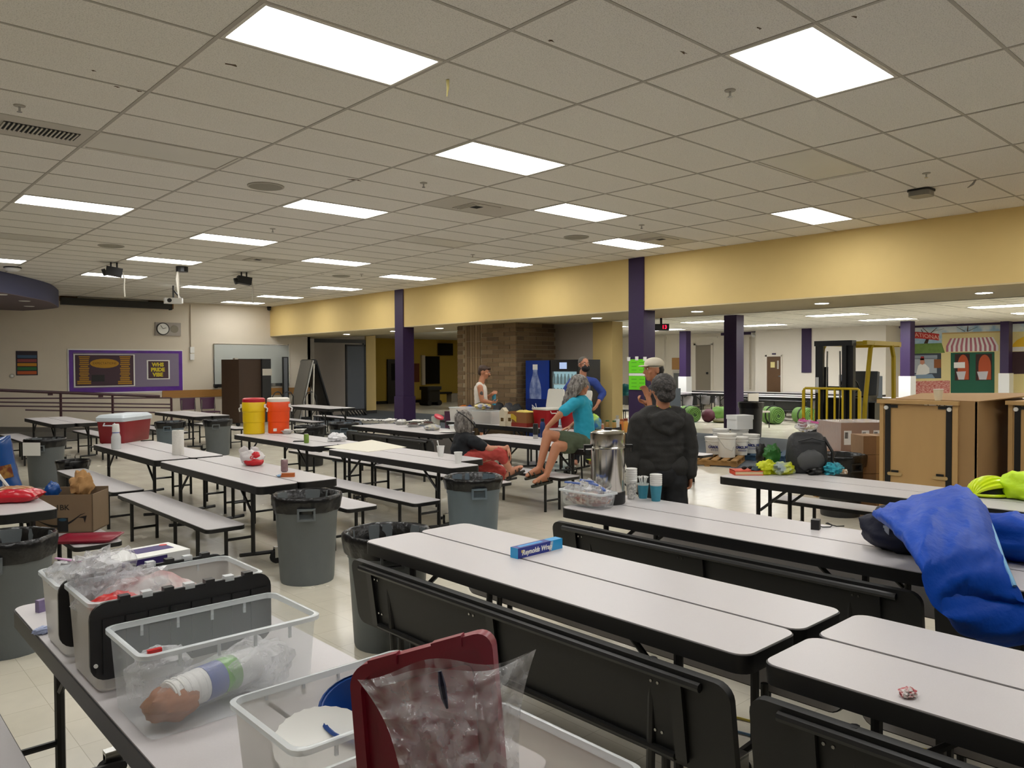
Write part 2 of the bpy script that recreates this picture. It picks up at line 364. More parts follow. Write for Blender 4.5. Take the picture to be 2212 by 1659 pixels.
# recess beyond the end wall
m_taupe = mat('taupe_wall', 'bdb2a5', .75)
struct('wall_recess', MB().box(12.4,15.9,25.05,25.25,0,3.2).box(12.4,12.5,YW,25.05,0,3.2), m_taupe)
struct('trim_3', MB().box(15.5,15.92,24.98,25.3,.12,3.2), m_yel)
struct('baseboard_recess', MB().box(15.48,15.94,24.96,25.3,0,.12), m_blk)
struct('trim_4', MB().box(13.12,13.34,24.9,25.05,0,2.9), mat('pale_post','cfc7bb',.6))
struct('trim_5', MB().box(13.34,15.5,25.0,25.05,2.62,2.75).box(15.4,15.5,24.99,25.05,0,2.62), mat('dark_frame','4a4845',.5))
# columns
def column(k, x0, x1, y0, y1, z1, wrap=0):
    o = struct('column_%d' % k, MB().box(x0,x1,y0,y1,0,z1), m_purple)
    if wrap:
        MB().box(x0-.03,x1+.03,y0-.03,y1+.03,0,wrap).build('wrap', m_white, o)
    return o
c0 = column(1, 11.07,11.40,16.12,16.48,ZC); MB().box(11.05,11.42,16.1,16.5,0,1.0).build('guard', m_purple, c0)
column(2, 11.07,11.40,8.63,8.97,ZC)
def colpx(k, x0, pxl, pxc, pxr, py, z1, wrap=0):
    """column whose west face lies at x0, edges read off the photo"""
    yc = OX(pxc,py,x0).y; yl = OX(pxl,py,x0).y; xr = OY(pxr,py,yc).x
    return column(k, x0, xr, yc, yl, z1, wrap)
ZF = 3.08
colpx(3, 18.35, 1563.6,1590.8,1606.5,800,ZF)
colpx(4, 25.3, 1467.5,1482,1492,760,ZF,1.31)
colpx(5, 25.2, 1944.5,1966,1976,760,ZF,1.38)
colpx(6, 27.9, 2160,2179,2187,760,ZF,1.45)
# right-hand wall stub and brick pier
struct('wall_stub', MB().box(13.62,13.9,12.06,13.4,0,ZS), m_taupe)
struct('wall_pilaster', MB().box(13.58,13.95,11.48,12.06,0,ZS), m_yel)
m_mort = mat('mortar', '8d8067', .9)
m_brk = [mat('brick_%d'%q, c, .85, noise=.12, nscale=30, bump=.3, bscale=80) for q,c in enumerate(('7a6447','6d583d','846e50','5f4c35'))]
pier = struct('wall_brick_pier', MB().box(12.11,13.39,13.11,15.24,0,ZS), m_mort)
brick_m = {}
def brick(x0,x1,y0,y1,z0,z1,q):
    s = (round(x1-x0,3),round(y1-y0,3),round(z1-z0,3),q)
    if s not in brick_m: brick_m[s] = MB().box(-s[0]/2,s[0]/2,-s[1]/2,s[1]/2,-s[2]/2,s[2]/2).mesh('brick', m_brk[q])
    mk('brick', brick_m[s], pier, ((x0+x1)/2,(y0+y1)/2,(z0+z1)/2))
ch = .1; nb = 0
for k in range(27):
    z0 = .02+k*.101; z1 = z0+.088
    if z1 > ZS: break
    # west face x=12.1 : y from 13.1 to 15.24 ; ribs between 14.35 and 14.95
    y = 13.1 - (.2 if k % 2 else 0)
    while y < 14.35:
        a, b = max(y,13.1), min(y+.39,14.33)
        if b-a > .05: brick(12.1-(.0 if k%3 else .004),12.14,a,b,z0,z1,random.choice((0,0,1,1,2,3))); nb += 1
        y += .405
    brick(12.1,12.14,14.97 if k%2 else 15.05,15.25,z0,z1,random.choice((0,1,2)))
    x = 12.15-(.2 if k % 2 else 0)
    while x < 13.4:
        a, b = max(x,12.145), min(x+.39,13.4)
        if b-a > .05: brick(a,b,13.1,13.14,z0,z1,random.choice((0,1,1,3,3))); nb += 1
        x += .405
for q in range(6):   # vertical fluted bricks
    for k in range(7):
        brick(12.09,12.14,14.36+q*.1,14.36+q*.1+.085,.02+k*.39,.02+k*.39+.375,(0,2,0,2,1,2)[q])
# ---- far hall beyond the beam
m_far = mat('far_ceiling', 'd6d2c4', .85, noise=.06, nscale=3)
fco = struct('ceiling_far', MB().box(13.6,36,-7,40,ZF,ZF+.1).box(13.5,13.6,-7,26,ZS,ZF+.1), m_far)
fg = MB()
for q in range(24): fg.box(13.6,29,-7+q*1.2192,-7+q*1.2192+.03,ZF-.004,ZF)
for q in range(24): fg.box(13.7+q*.6096,13.73+q*.6096,-7,24,ZF-.003,ZF)
fg.build('ceiling_grid', m_grid, fco)
m_litf = mat('troffer_lit_far', 'ffffff', .4, emit=LAMP_FAR)
ffr, flit = troffer_meshes(m_litf)
FB = [(a,b) for a in (20.5,23.82) for b in (-2.5,1.5,5.53,9.52,13.58,17.6)]
for X,Y in FB:
    t = thing('ceiling_light', 'lit fluorescent troffer in the low ceiling of the far hall', 'ceiling light', (X,Y,ZF-.006), pi/2, 'lit troffers of the far hall')
    t.scale = (1.25,1.25,1); mk('frame', ffr, t); mk('diffuser', flit, t)
t = thing('ceiling_light','single lit troffer in the dark room behind the brick pier','ceiling light',(20.0,22.9,ZF-.006),0); mk('frame',ffr,t); mk('diffuser',flit,t)
t = thing('ceiling_light','added lit troffer hidden behind the brick pier, brightening the dim yellow room','ceiling light',(22.4,26.3,ZF-.006),0); mk('frame',fr_m,t); mk('diffuser',lit_m,t)  # unseen lamp added behind the pier to brighten the dim room
m_dl = mat('downlight_lit','ffffff',.4,emit=DOWN)
for px,py in ((755,722),(848,715),(957,709),(1296,687),(1500,672),(1767,654),(2120,631),(2400,612)):
    p = G(px,py,ZS); t = thing('downlight','round lit downlight recessed in the tan soffit','downlight',(12.35,p.y,ZS),0,'downlights along the soffit')
    MB().lathe([(.125,0),(.125,-.008),(.11,-.01)],18,cap1=False).build('trim_ring', m_white, t, 30); MB().lathe([(.11,-.004),(.11,-.0045)],18,cap1=True).build('lens', m_dl, t)
m_wallw = mat('far_white_wall','e6dfd0',.75,noise=.02,nscale=3)
XW = 27.3; XL = 28.1
yA = OX(1907,760,XW).y; yB = OX(1637,760,XW).y
struct('wall_far', MB().box(XW,XW+.2,yA,yB,0,ZF), m_wallw)
struct('wall_far_left', MB().box(XL,XL+.2,yB,30,0,ZF).box(XW,XL,yB,yB+.1,0,ZF), m_wallw)
struct('wall_far_return', MB().box(XW,XW+1.3,yA-.1,yA,0,ZF), m_wallw)
struct('wall_far_end', MB().box(19.5,28.3,24,24.2,0,ZF), m_wallw)
struct('wall_right', MB().box(35.8,36,-7,40,0,ZF), m_wallw)
def fbox(mb,X,x0,x1,y0,y1,d0,d1,zb=None):
    a = OX(x0,y0,X); b = OX(x1,y1,X); return mb.box(X-d1,X-d0,min(a.y,b.y),max(a.y,b.y),min(a.z,b.z) if zb is None else zb,max(a.z,b.z))
struct('trim_6', fbox(MB(),XW,1733,1753,710,805,0,.05), m_purple)
d1 = struct('door_1', fbox(MB(),XW,1658,1688,770,800,0,.04,0), mat('oak_door','5e4120',.5,noise=.1,nscale=6))
fm = MB(); fbox(fm,XW,1654.5,1658,767,800,0,.06,0); fbox(fm,XW,1688,1690.5,767,800,0,.06,0); fbox(fm,XW,1654.5,1690.5,767,770,0,.06); fm.build('door_frame', m_wallw, d1)
fbox(MB(),XW,1680,1683.5,779,797,.04,.05).build('door_window', m_grill, d1); fbox(MB(),XW,1666,1675,782,794,.04,.05).build('notice', mat('pale_yellow_paper','e2d592',.8), d1)
fbox(MB(),XW,1684,1688,811,814,.04,.1).build('door_handle', m_steel, d1); fbox(MB(),XW,1668,1676,763,766,0,.02).build('room_plate', m_purple, d1)
d2 = struct('door_2', fbox(MB(),XL,1504,1537,745,800,0,.04,0), mat('door_grey','8f8676',.6)); fbox(MB(),XL,1528,1531,804,808,.04,.1).build('door_handle', m_blk, d2)
fm = MB(); fbox(fm,XL,1500,1504,742,800,0,.06,0); fbox(fm,XL,1537,1541,742,800,0,.06,0); fbox(fm,XL,1500,1541,741,745,0,.06); fm.build('door_frame', m_wallw, d2)
o = fbox(MB(),XL,1452.5,1470,773,798,0,.04).build('cork_board', mat('cork','b98d5a',.9,noise=.15,nscale=80)); tag(o,'small tan cork board on the white far wall','notice board')
a = OX(1457,801,XL-.4); b = OX(1468,801,XL-.4); t = thing('wall_locker','grey cabinet with a glass pane beside the wrapped purple column','cabinet',(XL-.4,(a.y+b.y)/2,0)); w = abs(a.y-b.y)/2+.1; MB().box(0,.35,-w,w,0,a.z).build('body', m_grill, t); MB().box(-.006,0,-w+.06,w-.06,.7,a.z-.1).build('pane', mat('dark_pane','5c5f5e',.2), t)
wp = MB(); fbox(wp,XL,1350,1640,806,807,0,.02); fbox(wp,XL,1340,1440,731,732.5,0,.03); fbox(wp,XL,1494,1550,728,729.5,0,.03); fbox(wp,XL,1434,1438,722,840,0,.12); fbox(wp,XL,1618,1622,728,840,0,.15)
struct('trim_7', wp, m_wallw)
struct('trim_9', fbox(MB(),XL,1560,1640,713,722,0,.1), m_purple)
p = OX(1632,717,XL-.12); t = thing('emergency_light','white emergency lamp on the purple band of the far wall','lamp',(XL-.1,p.y,p.z-.08)); MB().box(-.1,0,-.15,.15,-.05,.06).build('body', m_white, t); MB().cyl((-.1,0,-.02),(-.18,0,-.08),.06,.08).build('lamp_head', m_white, t)
# mural wall
m_sky = mat('mural_sky','9cbfd6',.8,col2='dfe6e4',nscale=2.2); XM = 28.5
mw = struct('wall_mural', MB().box(XM,XM+.2,-7,yA,0,ZF), mat('mural_cream','dfcf94',.8,noise=.03))
struct('trim_8', MB().box(XM-.1,XM,-7,yA,OX(2000,707,XM).z,ZF), m_purple)
def mural(name, poly, c, d, m=None):
    """flat painted shape on the mural wall from photo outline (d = paint layer)"""
    ps = [OX(x,y,XM) for x,y in poly]
    n = len(ps); mb = MB()
    mb.ring_loft([[(XM+.0,p.y,p.z) for p in ps],[(XM-.003*d,p.y,p.z) for p in ps]])
    return mb.build(name, m or mat('mural_'+c, c, .8), mw)
mural('mural_sky',[(1946,705),(2150,702),(2212,698),(2212,716),(2150,718),(2035,724),(2035,745),(1946,745)],'x',1,m_sky)
mural('mural_building',[(2035,721),(2160,717),(2160,745),(2035,745)],'dfcf94',2)
mural('mural_cornice',[(2035,719),(2162,715),(2162,718),(2035,722)],'c9a873',3)
for k,(a,b) in enumerate((((2000,742),(2008,722)),((2008,722),(1993,708)),((2008,722),(2024,708)),((2014,716),(2040,710)),((2085,716),(2066,706)),((2090,716),(2112,706)),((2090,716),(2091,704)),((2003,735),(1990,712)))):
    w = 4 if k == 0 else 1.3
    mural('mural_branch',[(a[0]-w,a[1]),(b[0]-w*.5,b[1]),(b[0]+w*.5,b[1]),(a[0]+w,a[1])],'4a362a',4)
bn = [(1960+i*11.5, 716.5+.011*(i*5.3)**2*.45) for i in range(7)]
mural('mural_banner',[(x,y) for x,y in bn]+[(x-1,y+14) for x,y in reversed(bn)],'c43b36',5)
text('mural_lettering','NATIONAL',.2,frameM(OX(1999,726,XM-.018),(0,-1,-.17),(0,.17,1)) ,mat('mural_pale','f0c8b4',.8),mw,extrude=.001)
mural('mural_green_awning',[(1950,744),(2034,741),(2041,762),(1950,765)],'6d8a44',6,mat('mural_leaf','6d8a44',.8,noise=.25,nscale=9))
mural('mural_window',[(1950,764),(2033,763),(2033,817),(1950,818)],'3d4650',4)
mural('mural_shelf',[(1950,768),(2025,767),(2025,774),(1950,775)],'8d98a4',5)
mural('mural_window_wall',[(1950,776),(2024,775),(2024,806),(1950,806)],'aab2b8',5)
mural('mural_brown_panel',[(2018,776),(2033,776),(2033,795),(2018,795)],'8a542e',6)
mural('mural_counter',[(1950,808),(2014,808),(2020,817),(1950,818)],'7f95a8',7)
mural('mural_figure_coat',[(1979,810),(1984,790),(1990,785),(2000,787),(2008,795),(2008,806),(2000,809)],'e7e6e0',8)
mural('mural_figure_head',[(1988,786),(1989,775),(1996,773),(1998,784),(1994,788)],'c58a72',9); mural('mural_figure_hat',[(1988,778),(1990,770),(1996,770),(1997,778)],'a33234',9)
mural('mural_brickwork',[(1950,824),(2052,822),(2052,850),(1950,852)],'b55a50',3,mat('mural_brick_red','b24a42',.8,col2='d8a79a',nscale=14,stretch=(1,1,5)))
mural('mural_door',[(2054,762),(2148,760),(2148,850),(2054,850)],'1f5a44',4)
for a,b in ((2063,2095),(2108,2143)):
    mural('mural_door_pane',[(a,765),(b,764),(b,821),(a,822)],'3a2420',5)
    ar = [(a+6+(b-a-8)*(.5-.5*cos(pi*q/8)), 790-24*sin(pi*q/8)) for q in range(9)]
    mural('mural_arch',ar+[(b-2,820),(a+6,820)],'b5532f',6)
    mural('mural_table',[(a+3,803),(b-8,802),(b-12,820),(a+8,820)],'c5c3c6',7)
mural('mural_notice',[(2061,783),(2085,782),(2085,795),(2061,795)],'eceae4',8)
aw = MB()
for q in range(22):
    def e(t, lv): return ((2053+93*t, 731-3*t),(2044+113*t, 748-1.5*t),(2044+113*t, 760-2*t))[lv]
    a0, a1 = q/22, (q+1)/22
    c_ = 'e9e4df' if q % 2 else 'b2707c'
    mural('mural_awning_stripe',[e(a0,0),e(a1,0),e(a1,1),e(a0,1)],c_,6); mural('mural_awning_valance',[e(a0,1),e(a1,1),e(a1,2),e(a0,2)],c_,6)
ye = [(2186+60*(.5-.5*cos(pi*q/10))*2, 752-30*sin(pi*q/10)) for q in range(11)]
mural('mural_yellow_awning',ye,'e2b52c',5); mural('mural_white_valance',[(2184,750),(2312,745),(2312,757),(2184,759)],'ded9d0',6); mural('mural_dark_window',[(2186,760),(2312,757),(2312,805),(2186,808)],'3a2328',5)
# dark room behind the opening
m_dky = mat('dim_yellow_wall','c5a94a',.75)
struct('wall_dim_back', MB().box(13,29.8,31,31.2,0,ZF), m_dky); struct('baseboard_dim', MB().box(13,29.8,30.98,31,0,.14), m_blk)
struct('wall_dim_right', MB().box(19.5,28.3,24.2,24.35,0,ZF), m_dky)
struct('wall_dim_left', MB().box(15.9,16.1,25.3,31,0,ZF), m_dky)
d3 = struct('door_3', MB().box(20.35,20.9,30.9,31,0,2.1), mat('dark_door','2c2a26',.5)); MB().box(20.55,20.8,30.88,30.9,1.1,1.9).build('door_window', m_void, d3)
w1 = struct('window_1', MB().box(22.49,23.4,30.9,31,.9,2.25), mat('dark_glass','0d0d0f',.2)); MB().box(22.3,22.49,30.86,31,.85,2.3).build('window_frame', m_cream, w1)
t = thing('television','black television on the dim yellow wall','television',(23.75,30.9,2.6),0); MB().box(-.45,.45,-.05,.02,-.3,.3).build('screen', mat('tv_black','050506',.15), t); MB().box(-.1,.1,.02,.08,-.1,.1).build('bracket', m_blk, t)
o = MB().box(21.75,22.2,30.95,31,1.0,1.9).build('notice_board', mat('red_brown_cork','6b3a22',.9)); tag(o,'red-brown pin board on the dim yellow wall','notice board')
for k,(xx,lab) in enumerate(((22.9,'low dark-topped bench against the dim yellow wall'),)):
    t = thing('low_bench',lab,'bench',(xx,30.3,0)); MB().box(-.9,.6,-.25,.25,.42,.5).build('seat', m_blk, t); MB().box(-.5,.3,-.2,.2,0,.42).build('base', m_dky, t); MB().box(.6,1.1,-.2,.25,0,.42).build('side_box', m_grill, t)
t = thing('floor_machine','dark wheeled floor machine standing in the dim room','machine',(20.9,28.3,0)); MB().prism(rrect(-.35,.35,-.3,.3,.1),.15,.7).build('body', m_blk, t); MB().prism(rrect(-.42,.42,-.36,.36,.14),.7,.85).build('hood', m_bench_under, t)
for a in (-.28,.28): MB().cyl((a,-.32,.12),(a,.32,.12),.12,n=14).build('wheel', m_rub, t)
# ============================================================= fittings of the end wall
def wallbox(mb, x0, x1, y0, y1, d0, d1, k=0, Y=YW):
    """box on the end wall from two photo corners; d0..d1 = distance in front of the wall"""
    a = OY(x0,y0,Y); b = OY(x1,y1,Y); return mb.box(min(a.x,b.x),max(a.x,b.x),Y-d1,Y-d0,min(a.z,b.z),max(a.z,b.z),k)
cp = [G(x,y,ZC) for x,y in ((0,585.5),(30,592),(52,597.5),(75,603),(92,607.7),(108.5,613),(117,618.5),(123,623.5),(126.4,627))]
out = [(-7,12.2),(-2,13.0),(.5,13.6)]+[(p.x,p.y) for p in cp]+[(4.72,22.2),(4.6,22.9),(4.3,YW),(-7,YW)]
can = struct('ceiling_canopy', MB().prism(out,3.26,ZC), [mat('slate_blue_paint','4a4d6b',.7)], None, 50)
MB().prism([(x*.999,y) for x,y in out],3.25,3.262).build('canopy_underside', mat('mauve_underside','6a5c62',.7), can)
for px,py in ((53,650),(63,661.5),(2,636)):
    p = G(px,py,3.25); t = thing('canopy_downlight','pale round downlight under the blue canopy','downlight',p,0,'downlights under the canopy'); MB().lathe([(.12,0),(.1,-.01)],14,cap1=True).build('lens', m_white, t)
# projection screen case
t = thing('projection_screen','long dark projection screen case fixed high on the end wall','projection screen',(0,0,0))
a = OY(130,651,23.4); b = OY(365,664,23.4)
MB().prism([(a.x,23.25),(b.x,23.25),(b.x,23.42),(a.x,23.42)],b.z-.06,b.z+.13).build('case', mat('screen_case','23221e',.5), t)
MB().box(b.x,b.x+.04,23.24,23.43,b.z-.08,b.z+.14).build('end_cap', m_blk, t)
for x0,x1 in ((128,165),(320,372)): wallbox(MB(),x0,x1,640,652 if x0<200 else 668,0,.12).build('mounting_block', mat('wood_block','7a5221',.6), t)
# notice board
t = thing('bulletin_board','wide bulletin board with shiny purple border and purple posters','bulletin board',(0,0,0))
wallbox(MB(),145,395,753.5,846,.003,.02).build('border_edge', m_paper, t)
wallbox(MB(),148,394,756,843,.02,.03).build('border', mat('purple_foil','5d2b96',.3,noise=.5,nscale=4), t)
wallbox(MB(),157,386,762,834,.03,.035).build('backing', mat('lilac_paper','857b91',.8), t)
po = wallbox(MB(),158,291,765,834,.035,.04).build('large_poster', m_paper, t)
wallbox(MB(),161,288,766.5,832,.04,.043).build('poster_ground', mat('plum_print','4a3540',.7), po)
c = OY(226,785,YW-.045); ov = [(c.x+.37*cos(q*pi/10), c.z+.13*sin(q*pi/10)) for q in range(20)]
MB().ring_loft([[(x,YW-.043,z) for x,z in ov],[(x,YW-.046,z) for x,z in ov]]).build('oval', mat('gold_print','b98a23',.7), po)
for cx in (181,269):
    tb = MB()
    for q in range(15):
        w = 11 if q else 16; w *= (.75+.25*abs(sin(q*1.9)))
        if q > 12: w = 15
        y = 771+q*4.1
        wallbox(tb,cx-w,cx+w,y-1.3,y+1.1,.043,.045)
    tb.build('list_of_lines', mat('gold_print','b98a23',.7), po)
wallbox(MB(),197,225,810,824,.043,.045).build('dark_emblem', m_blk, po)
text('oval_lettering','EXPECTATIONS',.085,frameM((c.x,YW-.0465,c.z),(1,0,0),(0,0,1)),mat('brown_print','5b4212',.7),po)
pr_ = wallbox(MB(),316,366,778,819,.035,.04).build('small_poster', m_paper, t); wallbox(MB(),319,363,780,817,.04,.043).build('poster_ground', mat('plum_print','4a3540',.7), pr_)
for q,s_ in enumerate(('WHS','PRIDE','VIBE')):
    c = OY(341,788+q*10.8,YW-.0435); text('poster_word',s_,.145,frameM((c.x,c.y,c.z),(1,0,0),(0,0,1)),mat('yellow_print','d5c22a',.7),pr_,bold=.008)
# rainbow poster
t = thing('striped_poster','small wall poster of five coloured bars under a dark heading','poster',(0,0,0))
wallbox(MB(),34,81.5,758,810.5,0,.015).build('sheet', mat('dark_print','2d2530',.7), t)
for q,cc in enumerate(('3f5b78','8e4240','c8891f','2f6b3c','c05c2a')): wallbox(MB(),37,79,767+q*8.7,773.5+q*8.7,.015,.018).build('colour_bar', mat('bar_'+cc,cc,.7), t)
t = thing('wall_outlet','small round grey plate low on the end wall by the striped poster','wall plate',OY(26,812,YW)); MB().cyl((0,-.02,0),(0,0,0),.06,n=14).build('plate', m_grill, t); MB().cyl((0,-.024,0),(0,-.02,0),.03,n=12).build('cap', m_white, t)
# clock and speaker
t = thing('wall_clock','round wall clock on a grey speaker panel','clock',(0,0,0))
wallbox(MB(),334,390,696,726,0,.04).build('panel', mat('panel_grey','a8a097',.6), t)
c = OY(350.5,710.5,YW); MB().cyl((c.x,YW-.07,c.z),(c.x,YW-.04,c.z),.18,n=28).build('rim', m_blk, t, 40); MB().cyl((c.x,YW-.075,c.z),(c.x,YW-.07,c.z),.155,n=28).build('face', m_paper, t)
for an,l in ((.4,.09),(2.2,.12)): MB().obox((c.x+cos(an)*l/2,YW-.078,c.z+sin(an)*l/2),(l,.004,.012),Matrix.Rotation(-an,3,'Y')).build('hand', m_blk, t)
c2 = OY(376,711,YW); MB().cyl((c2.x,YW-.046,c2.z),(c2.x,YW-.04,c2.z),.11,n=20).build('speaker_grille', mat('speaker_grille','8d8879',.7), t)
# conduit
t = thing('conduit','thin wall conduit running down to two small junction boxes','conduit',(0,0,0)); a = OY(411.5,658,YW-.02); b = OY(413,765,YW-.02)
MB().cyl((a.x,YW-.03,a.z),(a.x,YW-.03,b.z),.02).build('pipe', m_cream, t)
for yy in (756,771): c = OY(414,yy,YW); MB().box(c.x-.06,c.x+.06,YW-.06,YW,c.z-.09,c.z+.09).build('box', m_white, t)
# whiteboard
t = thing('whiteboard','large plain whiteboard on the end wall behind the folded tables','whiteboard',(0,0,0))
wallbox(MB(),462,623,744,831,0,.03).build('panel', mat('board_white','b9beb9',.25), t)
fm = MB(); wallbox(fm,460,624,743,745,0,.04); wallbox(fm,460,624,830,833,0,.05); wallbox(fm,460,462.5,743,833,0,.04); wallbox(fm,622,624.5,743,833,0,.04); fm.build('frame', m_steel, t)
wallbox(MB(),463,468,832,838,0,.08).build('tray_end', m_blk, t)
# small camera in the corner of the ceiling
t = thing('corner_camera','tiny black camera in the ceiling corner above the yellow beam','camera',(XB-.1,YW-.15,ZC-.08)); MB().ell((0,0,0),(.06,.06,.05)).build('dome', m_blk, t, 40); MB().box(-.05,.05,-.05,.05,.03,.08).build('mount', m_blk, t)
# handrail and ramp
YR = 21.2; m_rail = mat('maroon_rail','3a1620',.4)
struct('floor_ramp', MB().add([(-6.9,YR+.05,0),(7.2,YR+.05,0),(7.2,YW,0),(-6.9,YW,0),(-6.9,YR+.05,.95),(7.2,YR+.05,.02),(7.2,YW,.02),(-6.9,YW,.95)],[(3,2,1,0),(4,5,6,7),(0,1,5,4),(1,2,6,5),(2,3,7,6),(3,0,4,7)]), mat('ramp_grey','55524c',.8))
t = thing('ramp_handrail','dark maroon tubular handrail with three bars along the ramp','handrail',(0,0,0))
def rp(x,y): return tuple(OY(x,y,YR))
L0 = -260
def ext(p0,p1): # extend a rail line leftwards out of frame
    a = Vector(rp(*p0)); b = Vector(rp(*p1)); return tuple(a+(a-b)*.35), tuple(b)
for p0,p1,r_,nm in (((0,843),(345,856),.035,'top_rail'),((0,860.5),(370,859.5),.018,'bar'),((0,868.5),(370,873.5),.018,'bar'),((0,877),(370,881),.018,'bar'),((133,887),(335,891),.018,'bar')):
    a,b = ext(p0,p1); MB().cyl(a,b,r_,n=8).build(nm, m_rail, t)
for px,y0,y1 in ((131,849,894),(243,852,893),(370,859.5,893)):
    a = Vector(rp(px,y0)); b = Vector(rp(px,y1)); MB().cyl(a,(a.x,a.y,max(0.0,b.z-.25)),.03,n=8).build('post', m_rail, t)
for px,py in ((109,851),(218,855),(320,858)):
    a = Vector(rp(px,py)); MB().obox((a.x,a.y+.02,a.z),(.1,.05,.07)).build('bracket', m_rail, t)
# two purple chairs
m_purpl = mat('purple_plastic','4a2140',.5)
def pchair(px,py,lab):
    p = OY(px,py,22.9); t = thing('stacking_chair',lab,'chair',(p.x,22.9,0),0,'purple chairs at the end wall')
    MB().prism(rrect(-.22,.22,-.22,.2,.06),.43,.46).build('seat', m_purpl, t)
    MB().grid(lambda u,v:(-.22+.44*u,.2+.05*v-.03*sin(pi*u),.52+.34*v),6,4).build('backrest', m_purpl, t, 40)
    for a,b in ((-.19,-.18),(.19,-.18)): MB().cyl((a,b,.43),(a,b-.03,0),.013).build('leg', m_steel, t)
    for a in (-.19,.19): MB().tube([(a,.18,.8),(a,.2,.44),(a,.24,0)],.013).build('leg', m_steel, t)
pchair(412,868,'purple stacking chair against the end wall beside the handrail end'); pchair(455,868,'purple stacking chair against the end wall beside the brown folded table')
# brown folded tables standing upright
t = thing('folded_cafeteria_table','tall brown folded cafeteria table on castors before the whiteboard','folded table',(0,0,0))
m_brown = mat('brown_laminate','3d2b1c',.5,noise=.1,nscale=8)
a = OY(478,775,22.6); b = OY(500,775,22.6); c = OY(507,775,22.6); d = OY(557,775,22.6); e = OY(577,775,22.6)
MB().add([(a.x,22.6,.12),(b.x+.05,22.2,.12),(b.x+.08,22.2,.12),(a.x+.05,22.65,.12),(a.x,22.6,1.98),(b.x+.05,22.2,1.98),(b.x+.08,22.2,1.98),(a.x+.05,22.65,1.98)],[(3,2,1,0),(4,5,6,7),(0,1,5,4),(1,2,6,5),(2,3,7,6),(3,0,4,7)]).build('panel', m_brown, t)
MB().box(c.x,d.x,22.4,22.44,.1,1.98).build('panel', m_brown, t)
MB().box(c.x-.03,e.x,22.44,22.52,.1,2.0).build('frame', m_blk, t); MB().box(d.x,e.x-.02,22.3,22.44,.1,2.0).build('bench_underside', m_bench_under, t)
MB().box(b.x,c.x,22.35,22.5,1.6,2.02).box(d.x,e.x,22.28,22.3,1.5,1.7).build('hinge', m_grill, t)
for q in range(4): MB().cyl((c.x+q*.35,22.4,.06),(c.x+q*.35,22.44,.06),.06,n=12).build('caster', m_rub, t)
# slim grey posts, A-shaped folded table, hoop racks, divider panel
for k,(px0,px1,y0,Y,lab) in enumerate(((610,622,771,24.0-.7,'slim grey divider panel edge standing beside the whiteboard'),(640.5,663,771,24.4,'bluish divider panel behind the folded black A-frame table'))):
    a = OY(px0,y0,Y); b = OY(px1,y0,Y); t = thing('divider_screen',lab,'room divider',((a.x+b.x)/2,Y,0)); w = (b.x-a.x)/2
    MB().box(-w+.03,w-.03,-.02,.02,.1,a.z-.03).build('panel', mat('divider_blue_grey','6d7176',.7), t)
    MB().box(-w,-w+.03,-.03,.03,0,a.z).box(w-.03,w,-.03,.03,0,a.z).box(-w,w,-.03,.03,a.z-.03,a.z).build('frame', m_blk, t); MB().box(-w,w,-.18,.18,0,.05).build('foot', m_blk, t)
t = thing('folded_table_frame','black folded cafeteria table standing like an open ladder','folded table',(0,0,0)); YA = 22.4
ap = OY(667,779,YA); l_ = OY(634,905,YA); r_ = OY(708,905,YA)
for b0,lab in ((l_,'panel'),(r_,'panel')):
    s_ = -1 if b0 is l_ else 1
    d_ = Vector((b0.x-ap.x,0,.05-ap.z)); n_ = Vector((d_.z,0,-d_.x)).normalized()
    MB().add([tuple(ap+Vector((s_*.04,y_,0))+n_*k_) for y_ in (-.35,.35) for k_ in (0,.05)]+[tuple(Vector((b0.x,b0.y+y_,.05))+n_*k_) for y_ in (-.35,.35) for k_ in (0,.05)],[(0,1,3,2),(4,6,7,5),(0,4,5,1),(2,3,7,6),(0,2,6,4),(1,5,7,3)]).build(lab, [mat('panel_grey_brown','6b675f',.6) if s_ < 0 else m_blk], t)
    MB().cyl(ap+Vector((s_*.05,-.38,0)),(b0.x,b0.y-.38,.05),.03).build('leg_rail', m_blk if s_>0 else m_steel, t)
MB().cyl((ap.x,YA-.4,ap.z-.05),(ap.x,YA+.4,ap.z-.05),.09,n=12).build('hinge_head', m_blk, t)
MB().cyl((ap.x-.03,YA-.4,ap.z-.1),(ap.x-.1,YA-.4,.1),.025).build('centre_leg', m_grill, t)
for k,(px,w) in enumerate(((600,22),(622,24),(672,24))):
    a = OY(px-w*.5,900,22.0); b = OY(px+w*.5,900,22.0); top = OY(px,846,22.0).z
    pts = [(a.x,22,0),(a.x,22,top-.15),(a.x+.08,22,top-.03),(a.x+.2,22,top),(b.x-.2,22,top),(b.x-.08,22,top-.03),(b.x,22,top-.15),(b.x,22,0)]
    o = MB().tube(pts,.018).build('hoop_rack', m_blkmet, None, 40); tag(o,'thin black hoop-shaped rail standing among the folded tables','rail','hoop rails by the folded tables')
t = thing('divider_screen','tall blue-grey divider screen with a black frame beside the yellow pilaster','room divider',(0,0,0)); YD = 24.2
a = OY(746,744,YD); b = OY(789,744,YD); z1 = a.z; z0 = .2
MB().box(a.x+.06,b.x-.06,YD-.02,YD+.02,z0+.05,z1-.05).build('panel', mat('divider_grey','686d75',.8), t)
MB().box(a.x,a.x+.06,YD-.03,YD+.03,0,z1).box(b.x-.06,b.x,YD-.03,YD+.03,0,z1).box(a.x,b.x,YD-.03,YD+.03,z1-.06,z1).box(a.x,b.x,YD-.03,YD+.03,z0,z0+.05).build('frame', m_blk, t, None)
